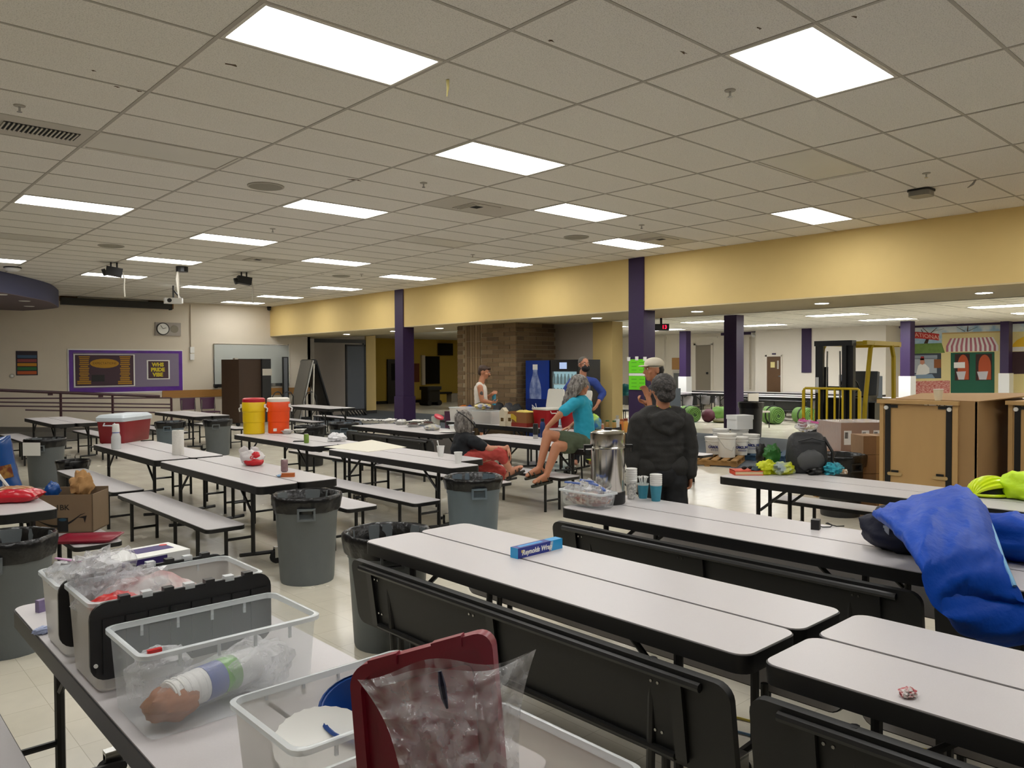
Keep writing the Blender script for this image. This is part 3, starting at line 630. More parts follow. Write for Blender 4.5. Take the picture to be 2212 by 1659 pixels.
for q in range(6):
    x = a.x+.08+q*(b.x-a.x-.16)/5; MB().cyl((x-.05,YD,.2),(x+.06,YD-.1,.02),.03,n=8).build('coil', m_blk, t)
# ---- ceiling projectors
def projector(px,py,lab,grp,white=False,cable=0):
    p = G(px,py,ZC); t = thing('projector',lab,'projector',p,YAW-pi/2+.5,grp)
    if white:
        MB().cyl((0,0,0),(0,0,-.28),.02).cyl((0,0,-.1),(.16,0,-.3),.018).build('pole', m_blk, t); MB().prism(rrect(-.2,.2,-.16,.16,.05),-.42,-.3).build('body', m_white, t); MB().cyl((-.1,-.16,-.36),(-.1,-.2,-.36),.05).build('lens', m_blk, t)
    else:
        MB().cyl((-.05,0,0),(-.05,0,-.1),.015).cyl((.05,0,0),(.05,0,-.1),.015).build('bracket', m_blk, t); MB().obox((0,0,-.17),(.27,.22,.15),Matrix.Rotation(.15,3,'Y')).build('body', m_blk, t)
        MB().cyl((-.13,-.02,-.18),(-.19,-.02,-.2),.065,n=12).build('lens', m_blk, t, 40)
        if cable: MB().tube([(.14,0,-.18),(.17,0,-.3),(.16,0,-.45),(.17,0,-.62)],.014).build('cable', m_grill, t)
projector(246,567,'black stage lamp on twin stems over the lit troffer','stage lamps on the ceiling',cable=1); projector(527,588,'black stage lamp on twin stems beyond the hanging cable','stage lamps on the ceiling',cable=1)
projector(374,617,'white projector on a black arm below the ceiling','',True)
p = G(393,576,ZC); t = thing('cable_drop','short black canister with a white cable dangling below the ceiling','cable',p); MB().cyl((0,0,0),(0,0,-.1),.11,n=12).build('canister', m_blk, t); MB().tube([(-.08,0,-.1),(-.09,0,-.25),(-.07,0,-.55),(-.06,0,-.6)],[.02,.035,.012,.016]).build('cable', m_grill, t)
# ---- green posters on the nearer purple column
m_green = mat('neon_green_paper','6fe01a',.7)
t = thing('green_poster','two neon green paper sheets taped to the purple column','poster',(0,0,0))
a = OX(1358,776,11.05); b = OX(1393,842,11.05)
y0, y1 = min(a.y,b.y), max(a.y,b.y); zt, zb = 1.9, OX(1376,842,11.05).z
zt = OX(1376,776,11.05).z; zm = (zt+zb)/2
for k,(q0,q1) in enumerate(((zm+.025,zt),(zb,zm-.025))):
    s_ = MB().box(11.055,11.062,y0,y1,q0,q1).build('sheet', m_green, t)
    ln = MB(); hgt = q1-q0
    for r in range(3):
        for cc in range(2):
            yy = y1-.06-cc*(y1-y0)*.48; ln.box(11.054,11.055,yy-(y1-y0)*.32,yy,q0+hgt*(.2+.27*r),q0+hgt*(.2+.27*r)+.008)
    ln.build('handwriting', mat('green_ink','3f8f1c',.8), s_)
MB().box(11.056,11.063,y0,y1,zm-.022,zm+.022).build('white_tape_band', m_paper, t)
for yy,zz in ((y0,zt),(y1,zt),((y0+y1)/2,zt+.01),(y0,zb)): MB().box(11.05,11.056,yy-.035,yy+.035,zz-.03,zz+.04).build('tape', m_paper, t)
# hanging digital clock in the far hall
p = AD(1428,707,16.5); t = thing('digital_clock','small black hanging digital clock with red figures','clock',p,YAW-pi/2)
MB().box(-.16,.16,-.06,.06,-.07,.07).box(-.02,.02,-.02,.02,.07,max(.1,ZF-p.z)).build('case', m_blk, t)
text('red_digits','13',.11,frameM((.06,-.062,0),(1,0,0),(0,0,1)),mat('red_led','ff1030',.4,emit=6),t)
# far hall clutter along the back: grey upright divider boards
# ============================================================= bench tables (half units: one top strip, one bench)
TL = 2.455
def caster(t, x, y, m=None):
    w = MB().cyl((x,y-.016,.055),(x,y+.016,.055),.055,n=14).build('caster', m_rub, t, 40)
    MB().box(x-.02,x+.05,y-.022,y-.016,.05,.14).box(x-.02,x+.05,y+.016,y+.022,.05,.14).box(x-.02,x+.05,y-.022,y+.022,.13,.145).build('fork', m_steel, w)
def make_unit(state):
    t = bpy.data.objects.new('bench_table', None); COL.objects.link(t)
    h = TL/2
    MB().prism(rrect(0,.375,-h,h,.06,5),.672,.736).build('edge_band', m_blk, t, 40)
    MB().prism(rrect(.005,.370,-h+.005,h-.005,.056,5),.735,.741).build('tabletop', m_lam, t, 40)
    MB().box(.16,.20,-h+.12,h-.12,.645,.672).build('underrail', m_blkmet, t)
    for s in (-1,1):
        y = s*.88
        MB().cyl((.1,y,.66),(.1,y,.09),.019,n=8).build('leg', m_blkmet, t, 40)
        MB().cyl((.1,y-s*.02,.47),(.1,y-s*.26,.665),.013,n=6).build('brace', m_blkmet, t, 40)
        MB().cyl((-.02,y,.11),(.34,y,.09),.018,n=6).build('foot_bar', m_blkmet, t, 40)
        caster(t, .29, y+.05*s)
        if state == 'open':
            MB().cyl((-.38,y,.41),(-.38,y,.0),.017,n=8).build('bench_leg', m_blkmet, t, 40)
            MB().cyl((-.14,y,.41),(-.14,y,.0),.017,n=8).build('bench_leg', m_blkmet, t, 40)
            MB().cyl((-.38,y,.13),(-.14,y,.13),.013,n=6).cyl((-.14,y,.26),(.1,y,.26),.013,n=6).build('crossbar', m_blkmet, t, 40)
        elif state == 'folded':
            MB().cyl((-.06,y,.66),(-.04,y-s*.03,.12),.017,n=8).build('bench_leg', m_blkmet, t, 40)
            MB().cyl((.02,y,.34),(.02,y,.0),.017,n=8).build('bench_leg', m_blkmet, t, 40)
        else:
            MB().cyl((.3,y,.66),(.3,y,.02),.017,n=8).build('leg', m_blkmet, t, 40)
    if state == 'open':
        MB().prism(rrect(-.43,-.1,-h+.02,h-.02,.05,5),.405,.436).build('bench_edge', m_blk, t, 40)
        MB().prism(rrect(-.426,-.104,-h+.024,h-.024,.047,5),.435,.441).build('bench_seat', m_lam, t, 40)
        MB().cyl((-.26,0,.41),(-.26,0,.02),.017,n=8).build('bench_leg', m_blkmet, t, 40)
    elif state == 'folded':
        R = frameM((-.006,0,.295),(0,1,0),(-.14,0,.99))
        o = rrect(-h+.01,h-.01,0,.37,.06,5)
        b = MB().prism([(x,y) for x,y in o],-.03,0); b.xf(R); b.build('bench_board', m_bench_under, t, 40)
        b = MB().prism([(x,y) for x,y in rrect(-h+.015,h-.015,.005,.365,.055,5)],0,.006); b.xf(R); b.build('bench_seat', m_lam, t, 40)
        MB().cyl((-.095,-h+.12,.625),(-.095,h-.12,.625),.017,n=8).build('bench_tube', m_blkmet, t, 40)
        MB().cyl((-.055,-h+.25,.325),(-.055,h-.25,.325),.015,n=8).build('bench_tube', m_blkmet, t, 40)
        for y in (-h+.22,h-.22,0): MB().obox((-.078,y,.48),(.014,.05,.32),Matrix.Rotation(-.14,3,'Y')).build('bench_strut', m_blkmet, t)
        for y in (-h+.3,h-.3,.12):
            for z in (.59,.40):
                for q in (0,.03): MB().cyl((-.055-(z-.335)*.14,y+q,z),(-.062-(z-.335)*.14,y+q,z),.006,n=6).build('bolt', m_steel, t)
    return t
PROTO = {k: make_unit(k) for k in ('open','folded','bare')}
first = {k: True for k in PROTO}
def unit(x, yc, far, state, label, group, dy=0, rz=0):
    """x = outer edge of the strip (bench side)"""
    if first[state]: t = PROTO[state]; first[state] = False
    else: t = copy_tree(PROTO[state])
    t.location = (x, yc+dy, 0); t.rotation_euler = (0,0,(pi if far else 0)+rz)
    return tag(t, label, 'table', group)
def row(x, yc, states, what, group, dyf=0, rz=0):
    unit(x, yc, False, states[0], 'bench table strip '+what+', side away from the yellow beam', group, 0, rz)
    if states[1]: unit(x+.757, yc, True, states[1], 'bench table strip '+what+', side facing the yellow beam', group, dyf, rz)
GR = 'bench table strips with black edges'
row(.63, 2.58, ('open','bare'), 'carrying the clear bins', GR)
row(.62, .12, ('bare','bare'), 'continuing behind the clear bins', GR)
row(2.365, 2.635, ('folded','folded'), 'carrying the blue foil-wrap box', GR)
row(2.365, .13, ('folded','folded'), 'carrying the torn red wrapper', GR)
row(3.95, 2.60, ('folded','folded'), 'carrying the coffee urn', GR)
row(3.95, .11, ('folded','folded'), 'under the sleeping bag foot', GR)
row(6.08, 2.68, ('bare','open'), 'carrying the backpack', GR)
row(6.08, .2, ('bare','open'), 'carrying the lime helmet', GR)
row(2.80, 7.43, ('open','open'), 'carrying the red-and-white shopping bag', GR)
row(2.80, 10.0, ('open','open'), 'carrying the red chest cooler', GR)
row(4.70, 7.25, ('open','open'), 'carrying the two paper cups', GR, .38)
row(4.74, 10.14, ('open','open'), 'carrying the yellow drink cooler', GR)
row(6.90, 7.43, ('open','bare'), 'behind the seated woman in black', GR)
row(6.90, 10.42, ('folded','folded'), 'carrying the foil trays', GR)
row(8.68, 10.1, ('bare','open'), 'carrying the banana box', GR)
row(8.68, 7.6, ('bare','open'), 'carrying the condiments', GR)
row(.58, 7.48, ('open','open'), 'carrying the chip bag', GR)
row(3.3, 17.0, ('open','open'), 'standing alone by the handrail', GR)
row(5.9, 17.3, ('open','open'), 'standing by the lined cans', GR)
row(9.3, 17.9, ('open','open'), 'standing before the A-frame', GR)
# far hall rows
k = 0
for x,ys in ((22.5,(8.6,12.4,17.2)),(23.9,(7.2,9.7,12.3,14.8,17.4)),(25.9,(6.4,11.9,14.4,16.9)),(26.75,(13.3,))):
    for yc in ys:
        row(x, yc, ('folded','folded') if k % 3 else ('bare','folded'), 'in the crowded far hall', 'bench table strips of the far hall'); k += 1
# ============================================================= loose things
ZT = .741
def blob(c, r, amp=.2, sc=3.0, seed=0, nu=22, nv=14, R=None, zmin=None, k=0, mb=None):
    """crumpled lump: ellipsoid pushed about by noise, flat where it rests"""
    mb = mb or MB(); o = len(mb.v); mb.ell((0,0,0),(1,1,1),nu,nv,None,k)
    R = R or Matrix.Identity(3); c = Vector(c)
    for q in range(o, len(mb.v)):
        p = Vector(mb.v[q]); f = 1+amp*(mnoise.noise(p*sc+Vector((seed*7.3,seed*3.1,0)))+.5*abs(mnoise.noise(p*sc*2.3+Vector((0,seed*5.7,2)))))
        p = R@Vector((p.x*r[0]*f,p.y*r[1]*f,p.z*r[2]*f))+c
        if zmin is not None and p.z < zmin: p.z = zmin+.0005*((q*37)%7)
        mb.v[q] = tuple(p)
    return mb
m_can = mat('brute_grey','646a6c',.55,noise=.06,nscale=8,bump=.05,bscale=50); m_liner = mat('black_liner','0d0d0f',.28,bump=.5,bscale=14); m_candark = mat('can_dark','242424',.5)
def trash_can(px, py, label, liner=True, m=None, full=True, sign=False, rz=0, z=.70, sc=1.0, n=26, face=0):
    p = G(px, py, z*sc); t = thing('trash_can',label,'trash can',(p.x,p.y,0),face)
    m = m or m_can; t.scale = (sc,sc,sc)
    MB().lathe([(.205,.012),(.21,0),(.215,.02),(.245,.55),(.252,.56),(.252,.66),(.265,.665),(.27,.685),(.265,.7),(.25,.7),(.245,.66),(.205,.03)],n,cap0=True,cap1=True).build('body', m, t, 35)
    for s in (0,pi):
        a = s+YAW+pi+.25
        c = Vector((cos(a)*.262,sin(a)*.262,.585)); R = Rz(a)
        h = MB()
        for dy,dz,sy,sz in ((0,.035,.14,.016),(0,-.045,.14,.016),(-.062,-.005,.016,.08),(.062,-.005,.016,.08)): h.obox(c+R@Vector((.012,dy,dz)),(.035,sy,sz),R)
        h.build('handle', m, t)
    if liner:
        rnd = random.Random(int(px)*7+int(py))
        ph = [rnd.uniform(0,6.28) for _ in range(4)]
        nn = n*2
        def wob(i,zz):
            a = 2*pi*i/nn
            return .006*sin(5*a+ph[0])+.005*sin(11*a+ph[1])*(1 if zz < .66 else .5)+.004*sin(17*a+ph[2])
        lo = .58+rnd.uniform(-.02,.02)
        MB().lathe([(.262,lo),(.272,lo+.05),(.28,.67),(.279,.7),(.266,.712),(.248,.7),(.238,.6),(.21,.35),(.12,.3),(.02,.3)],nn,cap0=False,cap1=True,wob=wob).build('liner', m_liner, t, 60)
    if sign:
        a = YAW+pi-.05; R = Rz(a); MB().obox(R@Vector((.31,0,.58)),(.004,.26,.19),R).build('paper_sign', m_paper, t)
    return t
trash_can(662,1068,'grey round trash can at the end of the table with the red-and-white bag')
trash_can(1022,1030,'scuffed blue-grey trash can beside the paper cups',m=mat('brute_blue_grey','62707a',.5,noise=.08,nscale=8))
trash_can(838,1149,'lined trash can behind the corner of the foil-box table')
trash_can(12,1160,'lined grey trash can under the chip-bag table')
trash_can(98,948,'grey trash can with a blank white paper sign',sign=True)
trash_can(367,911,'lined grey can between the red cooler and the far table',m=mat('brute_blue_grey','62707a',.5))
trash_can(470,907,'lined dark grey can left of the yellow drink cooler')
trash_can(670,920,'black-bagged can behind the orange drink cooler',m=m_candark)
trash_can(742,914,'blue-grey can beside the end of the foil-tray table',m=mat('brute_blue_grey','62707a',.5))
t = trash_can(168,1006,'low black-lined bin behind the brown paper bag',m=m_candark,sc=.75); t.location = (2.62,11.45,0)
trash_can(1815,982,'black can with a clear shiny liner behind the backpack table',m=m_candark)
p = G(1622,943,0); t = thing('trash_can','dark grey can standing behind the third purple column','trash can',(p.x,p.y,0)); MB().lathe([(.24,0),(.28,.78),(.3,.8),(.27,.82),(.25,.6)],18,cap1=True).build('body', m_candark, t, 35); MB().lathe([(.3,.7),(.31,.84),(.28,.85)],18,cap0=False).build('liner', m_liner, t, 40)
# ---- clear bins
m_clear = mat('clear_plastic','e4eaec',.18,alpha=.30,spec=.6); m_clear_rim = mat('clear_plastic_rim','e8eef0',.2,alpha=.62,spec=.6)
m_frost = mat('frosted_plastic','e6e4de',.35,alpha=.62,spec=.5); m_film = film('clear_film',.06,.5,bscale=18,bump=.7); m_film2 = film('milky_film',.20,.65,bscale=25,bump=.6)
def clear_bin(x0,x1,y0,y1,z0,z1,label,m=m_clear,mr=None,taper=.025,r=.035,ribs=True):
    cx,cy = (x0+x1)/2,(y0+y1)/2; t = thing('storage_bin',label,'storage bin',(cx,cy,z0)); w,d,h = (x1-x0)/2,(y1-y0)/2,z1-z0
    def ring(k,z,e=0): return [(x,y,z) for x,y in rrect(-w+k+e,w-k-e,-d+k+e,d-k-e,max(.01,r-k*.3),4)]
    MB().ring_loft([ring(taper+.012,.001),ring(taper,.014),ring(.012,h*.86),ring(.008,h-.012)],0,True,False).build('body', m, t, 40)
    MB().ring_loft([ring(.010,h-.016),ring(0,h-.014),ring(0,h-.002),ring(.004,h),ring(.012,h),ring(.014,h-.016)],0,False,False).build('rim', mr or m_clear_rim, t, 40)
    if ribs:
        for q in (-.6,-.2,.2,.6):
            MB().box(q*w-.004,q*w+.004,-d+.006,-d+.012,h*.8,h-.014).build('rib', mr or m_clear_rim, t); MB().box(q*w-.004,q*w+.004,d-.012,d-.006,h*.8,h-.014).build('rib', mr or m_clear_rim, t)
    return t
clear_bin(.635,1.165,2.135,2.475,ZT,.985,'clear bin holding a sleeve of paper cups')
tote = clear_bin(.625,1.18,2.565,2.905,ZT,1.03,'milky clear tote with black flap lids hanging open',m=m_frost)
clear_bin(.625,1.10,2.965,3.29,ZT,1.0,'clear bin holding the white boxed book',m=m_frost)
clear_bin(.735,1.235,1.47,1.83,ZT,.945,'frosted bin holding white paper plates',m=m_frost)
clear_bin(.72,1.235,.95,1.40,ZT,.935,'frosted bin under the leaning maroon lid',m=m_frost)
# tote flaps
m_bp = mat('black_plastic','1b1b1c',.4,noise=.05)
for yy,s in ((2.548,-1),(2.925,1)):
    pl = MB().prism(rrect(-.285,.285,0,.235,.05,5),-.006,.006); pl.xf(frameM((0,0,0),(1,0,0),(0,0,1)))
    fl = pl.build('flap_lid', m_bp, tote, 40, (0,yy-2.735,.80-ZT))
    for q in range(8): MB().box(-.25+q*.066,-.25+q*.066+.058,-.011 if s<0 else .006,-.006 if s<0 else .011,.02,.185).build('rib_panel', m_bp, fl)
    for q in range(7): MB().box(-.2+q*.065,-.2+q*.065+.03,-.008,.02,.228,.245).build('hinge_tab', m_clear_rim if q%2 else m_bp, fl)
    MB().cyl((-.27,-.0115 if s<0 else .0115,.05),(-.27,-.006 if s<0 else .006,.05),.006,n=8).build('rivet', m_white, fl)
# contents
def lump(name,c,r,m,label,cat,amp=.25,sc=3,seed=0,R=None,zmin=None,group=None,nu=26,nv=16):
    o = blob((0,0,0),r,amp,sc,seed,nu,nv,R,(zmin-c[2]) if zmin is not None else None).build(name,m,None,50,c); return tag(o,label,cat,group)
t = thing('cup_sleeve','plastic-wrapped sleeve of paper cups with blue and green label','cups',(.90,2.29,ZT+.075),.30)
MB().cyl((-.17,0,0),(-.06,0,0),.044,.050,n=18).build('cup_stack', m_white, t, 40)
for q in range(5): MB().cyl((-.165+q*.022,0,0),(-.16+q*.022,0,0),.048,.05,n=18).build('cup_rim', m_paper, t, 40)
MB().cyl((-.06,0,0),(.0,0,0),.052,.052,n=18).build('blue_band', mat('label_blue','2f4d9c',.3), t, 40); MB().cyl((0,0,0),(.05,0,0),.053,.053,n=18).build('green_band', mat('label_green','5fae2f',.3), t, 40); MB().cyl((.05,0,0),(.13,0,0),.052,.05,n=18).build('white_band', m_paper, t, 40)
blob((0,0,0),(.21,.065,.062),.12,3,3).build('film', m_film, t, 50)
lump('bread_roll_bag',(.75,2.24,ZT+.06),(.075,.06,.045),mat('brown_roll','a0643a',.6,noise=.2,nscale=12,alpha=.9),'orange-brown wrapped rolls in the cup-sleeve bin','food bag',.2,3,2,None,ZT+.006)
lump('crumpled_bag',(1.02,2.31,ZT+.075),(.11,.10,.075),m_film2,'crumpled clear bag in the cup-sleeve bin','plastic bag',.35,2.6,5,None,ZT+.005)
rlb = lump('red_label_bag',(.76,2.38,ZT+.10),(.09,.06,.07),m_film2,'clear bag with a red tag in the cup-sleeve bin','plastic bag',.35,3,8,None,ZT+.005)
o = MB().prism(rrect(-.02,.02,-.008,.008,.004),0,.02).build('tag_clip', mat('bright_red','c8201e',.4), rlb, None, (-.02,-.03,.065))
for k,(x,y,z,rx,m) in enumerate(((.74,2.79,1.02,.10,m_film),(.80,2.70,1.0,.09,m_film),(.70,2.84,1.06,.07,m_film2))):
    lump('crumpled_bag',(x,y,z),(rx,rx*.8,rx*.9),m,('tall crumpled clear bag spilling out of the black-flap tote','crumpled clear bag beside the red packet in the black-flap tote','milky bag sticking up from the tote near the book bin')[k],'plastic bag',.55,2.8,11+k)
lump('red_packet',(.72,2.66,.99),(.07,.05,.035),mat('bright_red','c8201e',.4),'bright red packet in the black-flap tote','packet',.3,3,4)
lump('paper_bundle',(.85,2.75,.90),(.18,.12,.14),mat('mixed_wrap','c7c2c0',.5,col2='a56d6a',nscale=6),'bundle of wrapped goods filling the black-flap tote','packets',.2,3,6,None,ZT+.005)
t = thing('boxed_book','white carton with purple print lying across the book bin','carton',(.93,3.10,1.0),.12); MB().box(-.15,.15,-.09,.09,.0,.045).build('carton', m_paper, t); MB().box(-.12,.06,-.093,-.09,.004,.04).box(-.02,.12,-.02,.06,.045,.0462).build('purple_print', mat('purple_print','3a2a6b',.5), t)
MB().box(-.15,.15,-.095,-.09,.0,.012).build('side_print', mat('purple_print','3a2a6b',.5), t); MB().cyl((.11,.05,.0462),(.11,.05,.047),.015).build('red_dot', mat('bright_red','c8201e',.4), t)
zb_ = lump('zip_bag',(.70,3.13,1.0),(.07,.09,.05),m_film2,'zip bag with a pink strip on the book bin','plastic bag',.3,3,21)
o = MB().obox((0,0,0),(.012,.13,.004),Rz(.4)).build('zip_strip', mat('pink_strip','c48ab6',.4), zb_, None, (-.01,-.02,.056))
lump('bottle_pack',(.84,3.13,.88),(.17,.12,.13),mat('bin_fill','c9c8c6',.5,col2='8d8b90',nscale=7),'pale goods filling the book bin','packets',.15,3,31,None,ZT+.006)
t = thing('paper_plate_stack','stack of fluted white paper plates in the frosted bin','plates',(.885,1.62,ZT+.075)); 
for q in range(3): MB().lathe([(.02,.0+q*.012),(.085,.002+q*.012),(.125,.03+q*.012)],60,cap0=True,wob=lambda i,z:(.003 if i%2 else 0) if z > .01+q*.012 else 0).build('plate', m_paper, t, 60, None, (.35,.0,0))
t = thing('blue_bowl','deep blue plastic bowl behind the paper plates','bowl',(1.06,1.70,ZT+.05)); MB().lathe([(.05,0),(.09,.02),(.125,.09),(.128,.1),(.12,.1),(.08,.02)],32,cap1=True).build('bowl', mat('deep_blue','123f86',.35), t, 40, None, (.25,-.15,0)); MB().lathe([(.126,.097),(.132,.1),(.126,.104)],32,cap0=False).build('bowl_rim', mat('deep_blue','123f86',.35), t, 40, None, (.25,-.15,0))
o = MB().obox((0,0,0),(.07,.008,.003),Rz(-.5)).build('plastic_knife', mat('knife_grey','5d6673',.4), None, None, (.80,1.74,ZT+.03)); tag(o,'grey plastic knife lying in the paper-plate bin','cutlery')
# maroon lid leaning in the front bin
m_maroon = mat('maroon_plastic','8c1630',.35,noise=.05)
a = AD(764,1436,1.44); b = AD(1068,1352,1.36); up = Vector((-.02,.03,1)).normalized(); xd = (b-a).normalized(); wl = (b-a).length
yd = (up-xd*up.dot(xd)*.15).normalized(); t = thing('bin_cover','maroon plastic bin lid standing upright behind a clear bag','lid',a-yd*.40)
Fm = frameM((0,0,0),xd,yd)
pl = MB().prism(rrect(0,wl,-.0,.40,.035,6),-.006,.006); pl.xf(Fm); pl.build('panel', m_maroon, t, 40)
rm = MB()
oo = rrect(0,wl,0,.40,.035,6); ii = rrect(.022,wl-.022,.022,.378,.025,6)
rm.ring_loft([[(x,y,.006) for x,y in oo],[(x,y,.020) for x,y in oo],[(x,y,.020) for x,y in ii],[(x,y,.006) for x,y in ii]],0,False,False); rm.xf(Fm); rm.build('raised_rim', m_maroon, t, 40)
gr = MB().prism(rrect(.045,wl-.045,.05,.35,.02),.006,.010); gr.xf(Fm); gr.build('inset_panel', m_maroon, t, 40)
for q in (.25,.7):
    cl = MB().box(wl*q-.03,wl*q+.03,.385,.405,.006,.024); cl.xf(Fm); cl.build('latch', m_maroon, t)
# clear bag standing in front of it
def bagpt(u,v,back=0):
    tl,tr,bl,br = (772,1456),(1158,1410),(868,1680),(1122,1680)
    wv = 14*sin(u*9+1)*(1-v)+ (26*(1-abs(2*u-1))*(1-v)*.9 if not back else 0)
    pinch = .5+(u-.5)*(1-.10*sin(pi*v))
    x = (tl[0]*(1-pinch)+tr[0]*pinch)*(1-v)+(bl[0]*(1-pinch)+br[0]*pinch)*v; y = (tl[1]*(1-u)+tr[1]*u+wv)*(1-v)+1680*v
    D = 1.24+.05*sin(u*11+v*5)*.3+.05*nz(u*5,v*5,back)+(.05 if back else 0)*sin(pi*u)+.022*abs(nz(u*13+v*4,v*6,3+back))+.006*sin(u*31+v*9)
    return AD(x,y,D)
bm = MB().grid(lambda u,v:bagpt(u,v),40,24).grid(lambda u,v:bagpt(u,v,1),40,24)
o = bm.build('open_plastic_bag', film('bag_film',.08,.6,bscale=6,bump=.45,rough=.1), None, 60)
org = G(1000,1659,ZT); 
tag(o,'open clear plastic bag standing before the maroon lid','plastic bag')
o = MB().tube([AD(950,1450,1.225),AD(955,1480,1.222),AD(960,1508,1.222),AD(966,1530,1.225)],[.003,.006,.005,.002],6).build('marker_stroke', mat('ink_navy','1a1c3a',.4), o); 
# small bits on the bin table
o = MB().box(-.025,.025,-.012,.012,0,.05).build('foil_sachet', mat('sachet','7a6c92',.3,noise=.4,nscale=30), None, None, G(93,1320,ZT), .4); tag(o,'small purple sachet standing at the table corner by the bins','sachet')
lump('blue_wrapper',tuple(G(92,1362,ZT+.012)),(.03,.02,.014),mat('wrapper_blue_white','aab6d8',.3,noise=.4,nscale=20),'scrap of blue and white wrapper beside the bins','wrapper',.4,3,41,None,ZT)
# ---- foil-wrap box
a = G(1119,1208,ZT); b = G(1215,1184,ZT); t = thing('foil_wrap_box','blue foil-wrap carton with white lettering','carton',a,atan2(b.y-a.y,b.x-a.x)); L_ = (b-a).length
MB().box(0,L_*.73,0,.055,0,.055).build('carton', mat('carton_navy','1d2f8c',.35), t); MB().box(L_*.73,L_,0,.055,0,.055).build('light_end', mat('carton_sky','2b9bd8',.35), t); MB().box(.03,L_*.6,.015,.04,.055,.0558).build('top_print', mat('carton_sky','2b9bd8',.35), t)
MB().box(-.001,0,0,.055,0,.055).build('end_panel', mat('carton_sky','2b9bd8',.35), t)
text('lettering','Reynolds Wrap',.036,frameM((L_*.415,-.0006,.026),(1,0,0),(0,0,1)),m_paper,t,extrude=.0004,bold=.0012,shear=.25)
for q in range(3): MB().add([(L_*(.69+q*.022),-.0006,.004),(L_*(.70+q*.022),-.0006,.004),(L_*(.735+q*.022),-.0006,.052),(L_*(.725+q*.022),-.0006,.052)],[(0,1,2,3)]).build('stripe', m_paper, t)
MB().prism([(L_*.1,0),(L_*.13,.006),(L_*.13,.018),(L_*.07,.018),(L_*.07,.006)],0,.0008).xf(frameM((0,0,.024),(1,0,0),(0,0,1))).build('badge', mat('badge_gold','cdb873',.5), t)
lump('torn_wrapper',tuple(G(1960,1496,ZT+.012)),(.028,.02,.014),mat('wrapper_red_white','d8d2cf',.3,col2='b02234',nscale=60),'torn red and white candy wrapper on the bare table','wrapper',.5,3,43,None,ZT)
# ---- coffee urn
p = G(1314,1086,ZT); t = thing('coffee_urn','tall polished metal coffee urn with a black base','coffee urn',p,YAW+pi)
m_alu = mat('polished_aluminium','c9c6bf',.17,1,noise=.05,nscale=3)
MB().lathe([(.118,0),(.124,.01),(.124,.085),(.118,.09)],32,cap1=True).build('base', m_blk, t, 40)
MB().lathe([(.116,.09),(.118,.10),(.124,.40),(.13,.405),(.132,.412),(.127,.418)],40,cap0=False).build('tank', m_alu, t, 30)
MB().lathe([(.129,.415),(.131,.425),(.131,.50),(.128,.515),(.10,.528),(.05,.535),(.0,.536)],40,cap0=False).build('lid', m_alu, t, 30)
MB().lathe([(.03,.535),(.028,.55),(.0,.552)],16,cap0=False).build('knob', m_blk, t, 40)
for s in (1,-1): MB().obox((0,s*.145,.415),(.05,.06,.022)).obox((0,s*.172,.40),(.05,.012,.05)).build('handle', m_blk, t)
# ---- small clear box with zip bags
a = G(1211,1088,ZT); t2 = clear_bin(4.02,4.22,3.50,3.92,ZT,ZT+.115,'small clear box heaped with zip bags beside the urn',ribs=False)
for k,(x,y,z,rx,ry,rz_,m) in enumerate(((4.10,3.82,.10,.07,.07,.06,m_film2),(4.14,3.72,.12,.07,.06,.06,m_film2),(4.11,3.63,.11,.07,.07,.05,m_film2),(4.13,3.56,.08,.06,.05,.05,m_film2))):
    zlast = lump('zip_bag',(x,y,ZT+z),(rx,ry,rz_),m,('zip bag nearest the free end of the clear tea box','zip bag with the raised blue strip in the clear tea box','zip bag in the middle of the clear tea box','zip bag next to the urn in the clear tea box')[k],'plastic bag',.4,3,50+k,None,ZT+.01)
lump('tea_bags',(4.12,3.71,ZT+.055),(.085,.19,.05),mat('tea_paper','cbbfae',.7,col2='8f5a4e',nscale=22),'heap of paper tea bags in the clear box','tea bags',.2,4,57,None,ZT+.006)
zbs = [o_ for o_ in bpy.data.objects if o_.name.startswith('zip_bag') and 3.9 < o_.location.x < 4.3 and 3.4 < o_.location.y < 4]
for k,o_ in enumerate(zbs): MB().obox((0,0,0),(.018,.13,.012),Rz(.2-.3*k)).build('zip_strip', mat('zip_blue','5a74b8',.4), o_, None, (-.02,0,.06))
# ---- cups by the urn
def cup(mb,z,h=.1,r0=.028,r1=.04,k=0): return mb.lathe([(r0,z),(r1,z+h-.004),(r1+.003,z+h-.002),(r1+.002,z+h),(r1-.003,z+h-.002),(r0,z+.006)],20,cap0=True,cap1=True,k=k)
p = G(1364,1078,ZT); t = thing('cup_stack','tall stack of patterned grey paper cups beside the urn','cups',p)
MB().lathe([(.03,0),(.042,.13)],20).build('bottom_cup', mat('cup_pattern','a7a7a3',.5,col2='e4e2dc',nscale=55), t, 40)
for q in range(6): MB().lathe([(.041,.13+q*.017),(.044,.145+q*.017),(.041,.147+q*.017)],20,cap1=True).build('cup_rim', m_white, t, 40)
m_teal = mat('teal_cup','3d8fa6',.5,noise=.15,nscale=40)
p = G(1389,1076,ZT); t = thing('cutlery_cup','teal paper cup full of white plastic cutlery','cup',p); MB().lathe([(.03,0),(.042,.1)],20,cap1=True).build('cup', m_teal, t, 40); MB().lathe([(.042,.1),(.044,.112),(.04,.112)],20,cap0=False).build('cup_rim', m_white, t, 40)
for q in range(9):
    a = q*2.4; MB().tube([(.015*cos(a),.015*sin(a),.08),(.03*cos(a),.03*sin(a),.15),(.036*cos(a),.036*sin(a),.165)],[.004,.004,.01],5).build('spoon', m_white, t, 40)
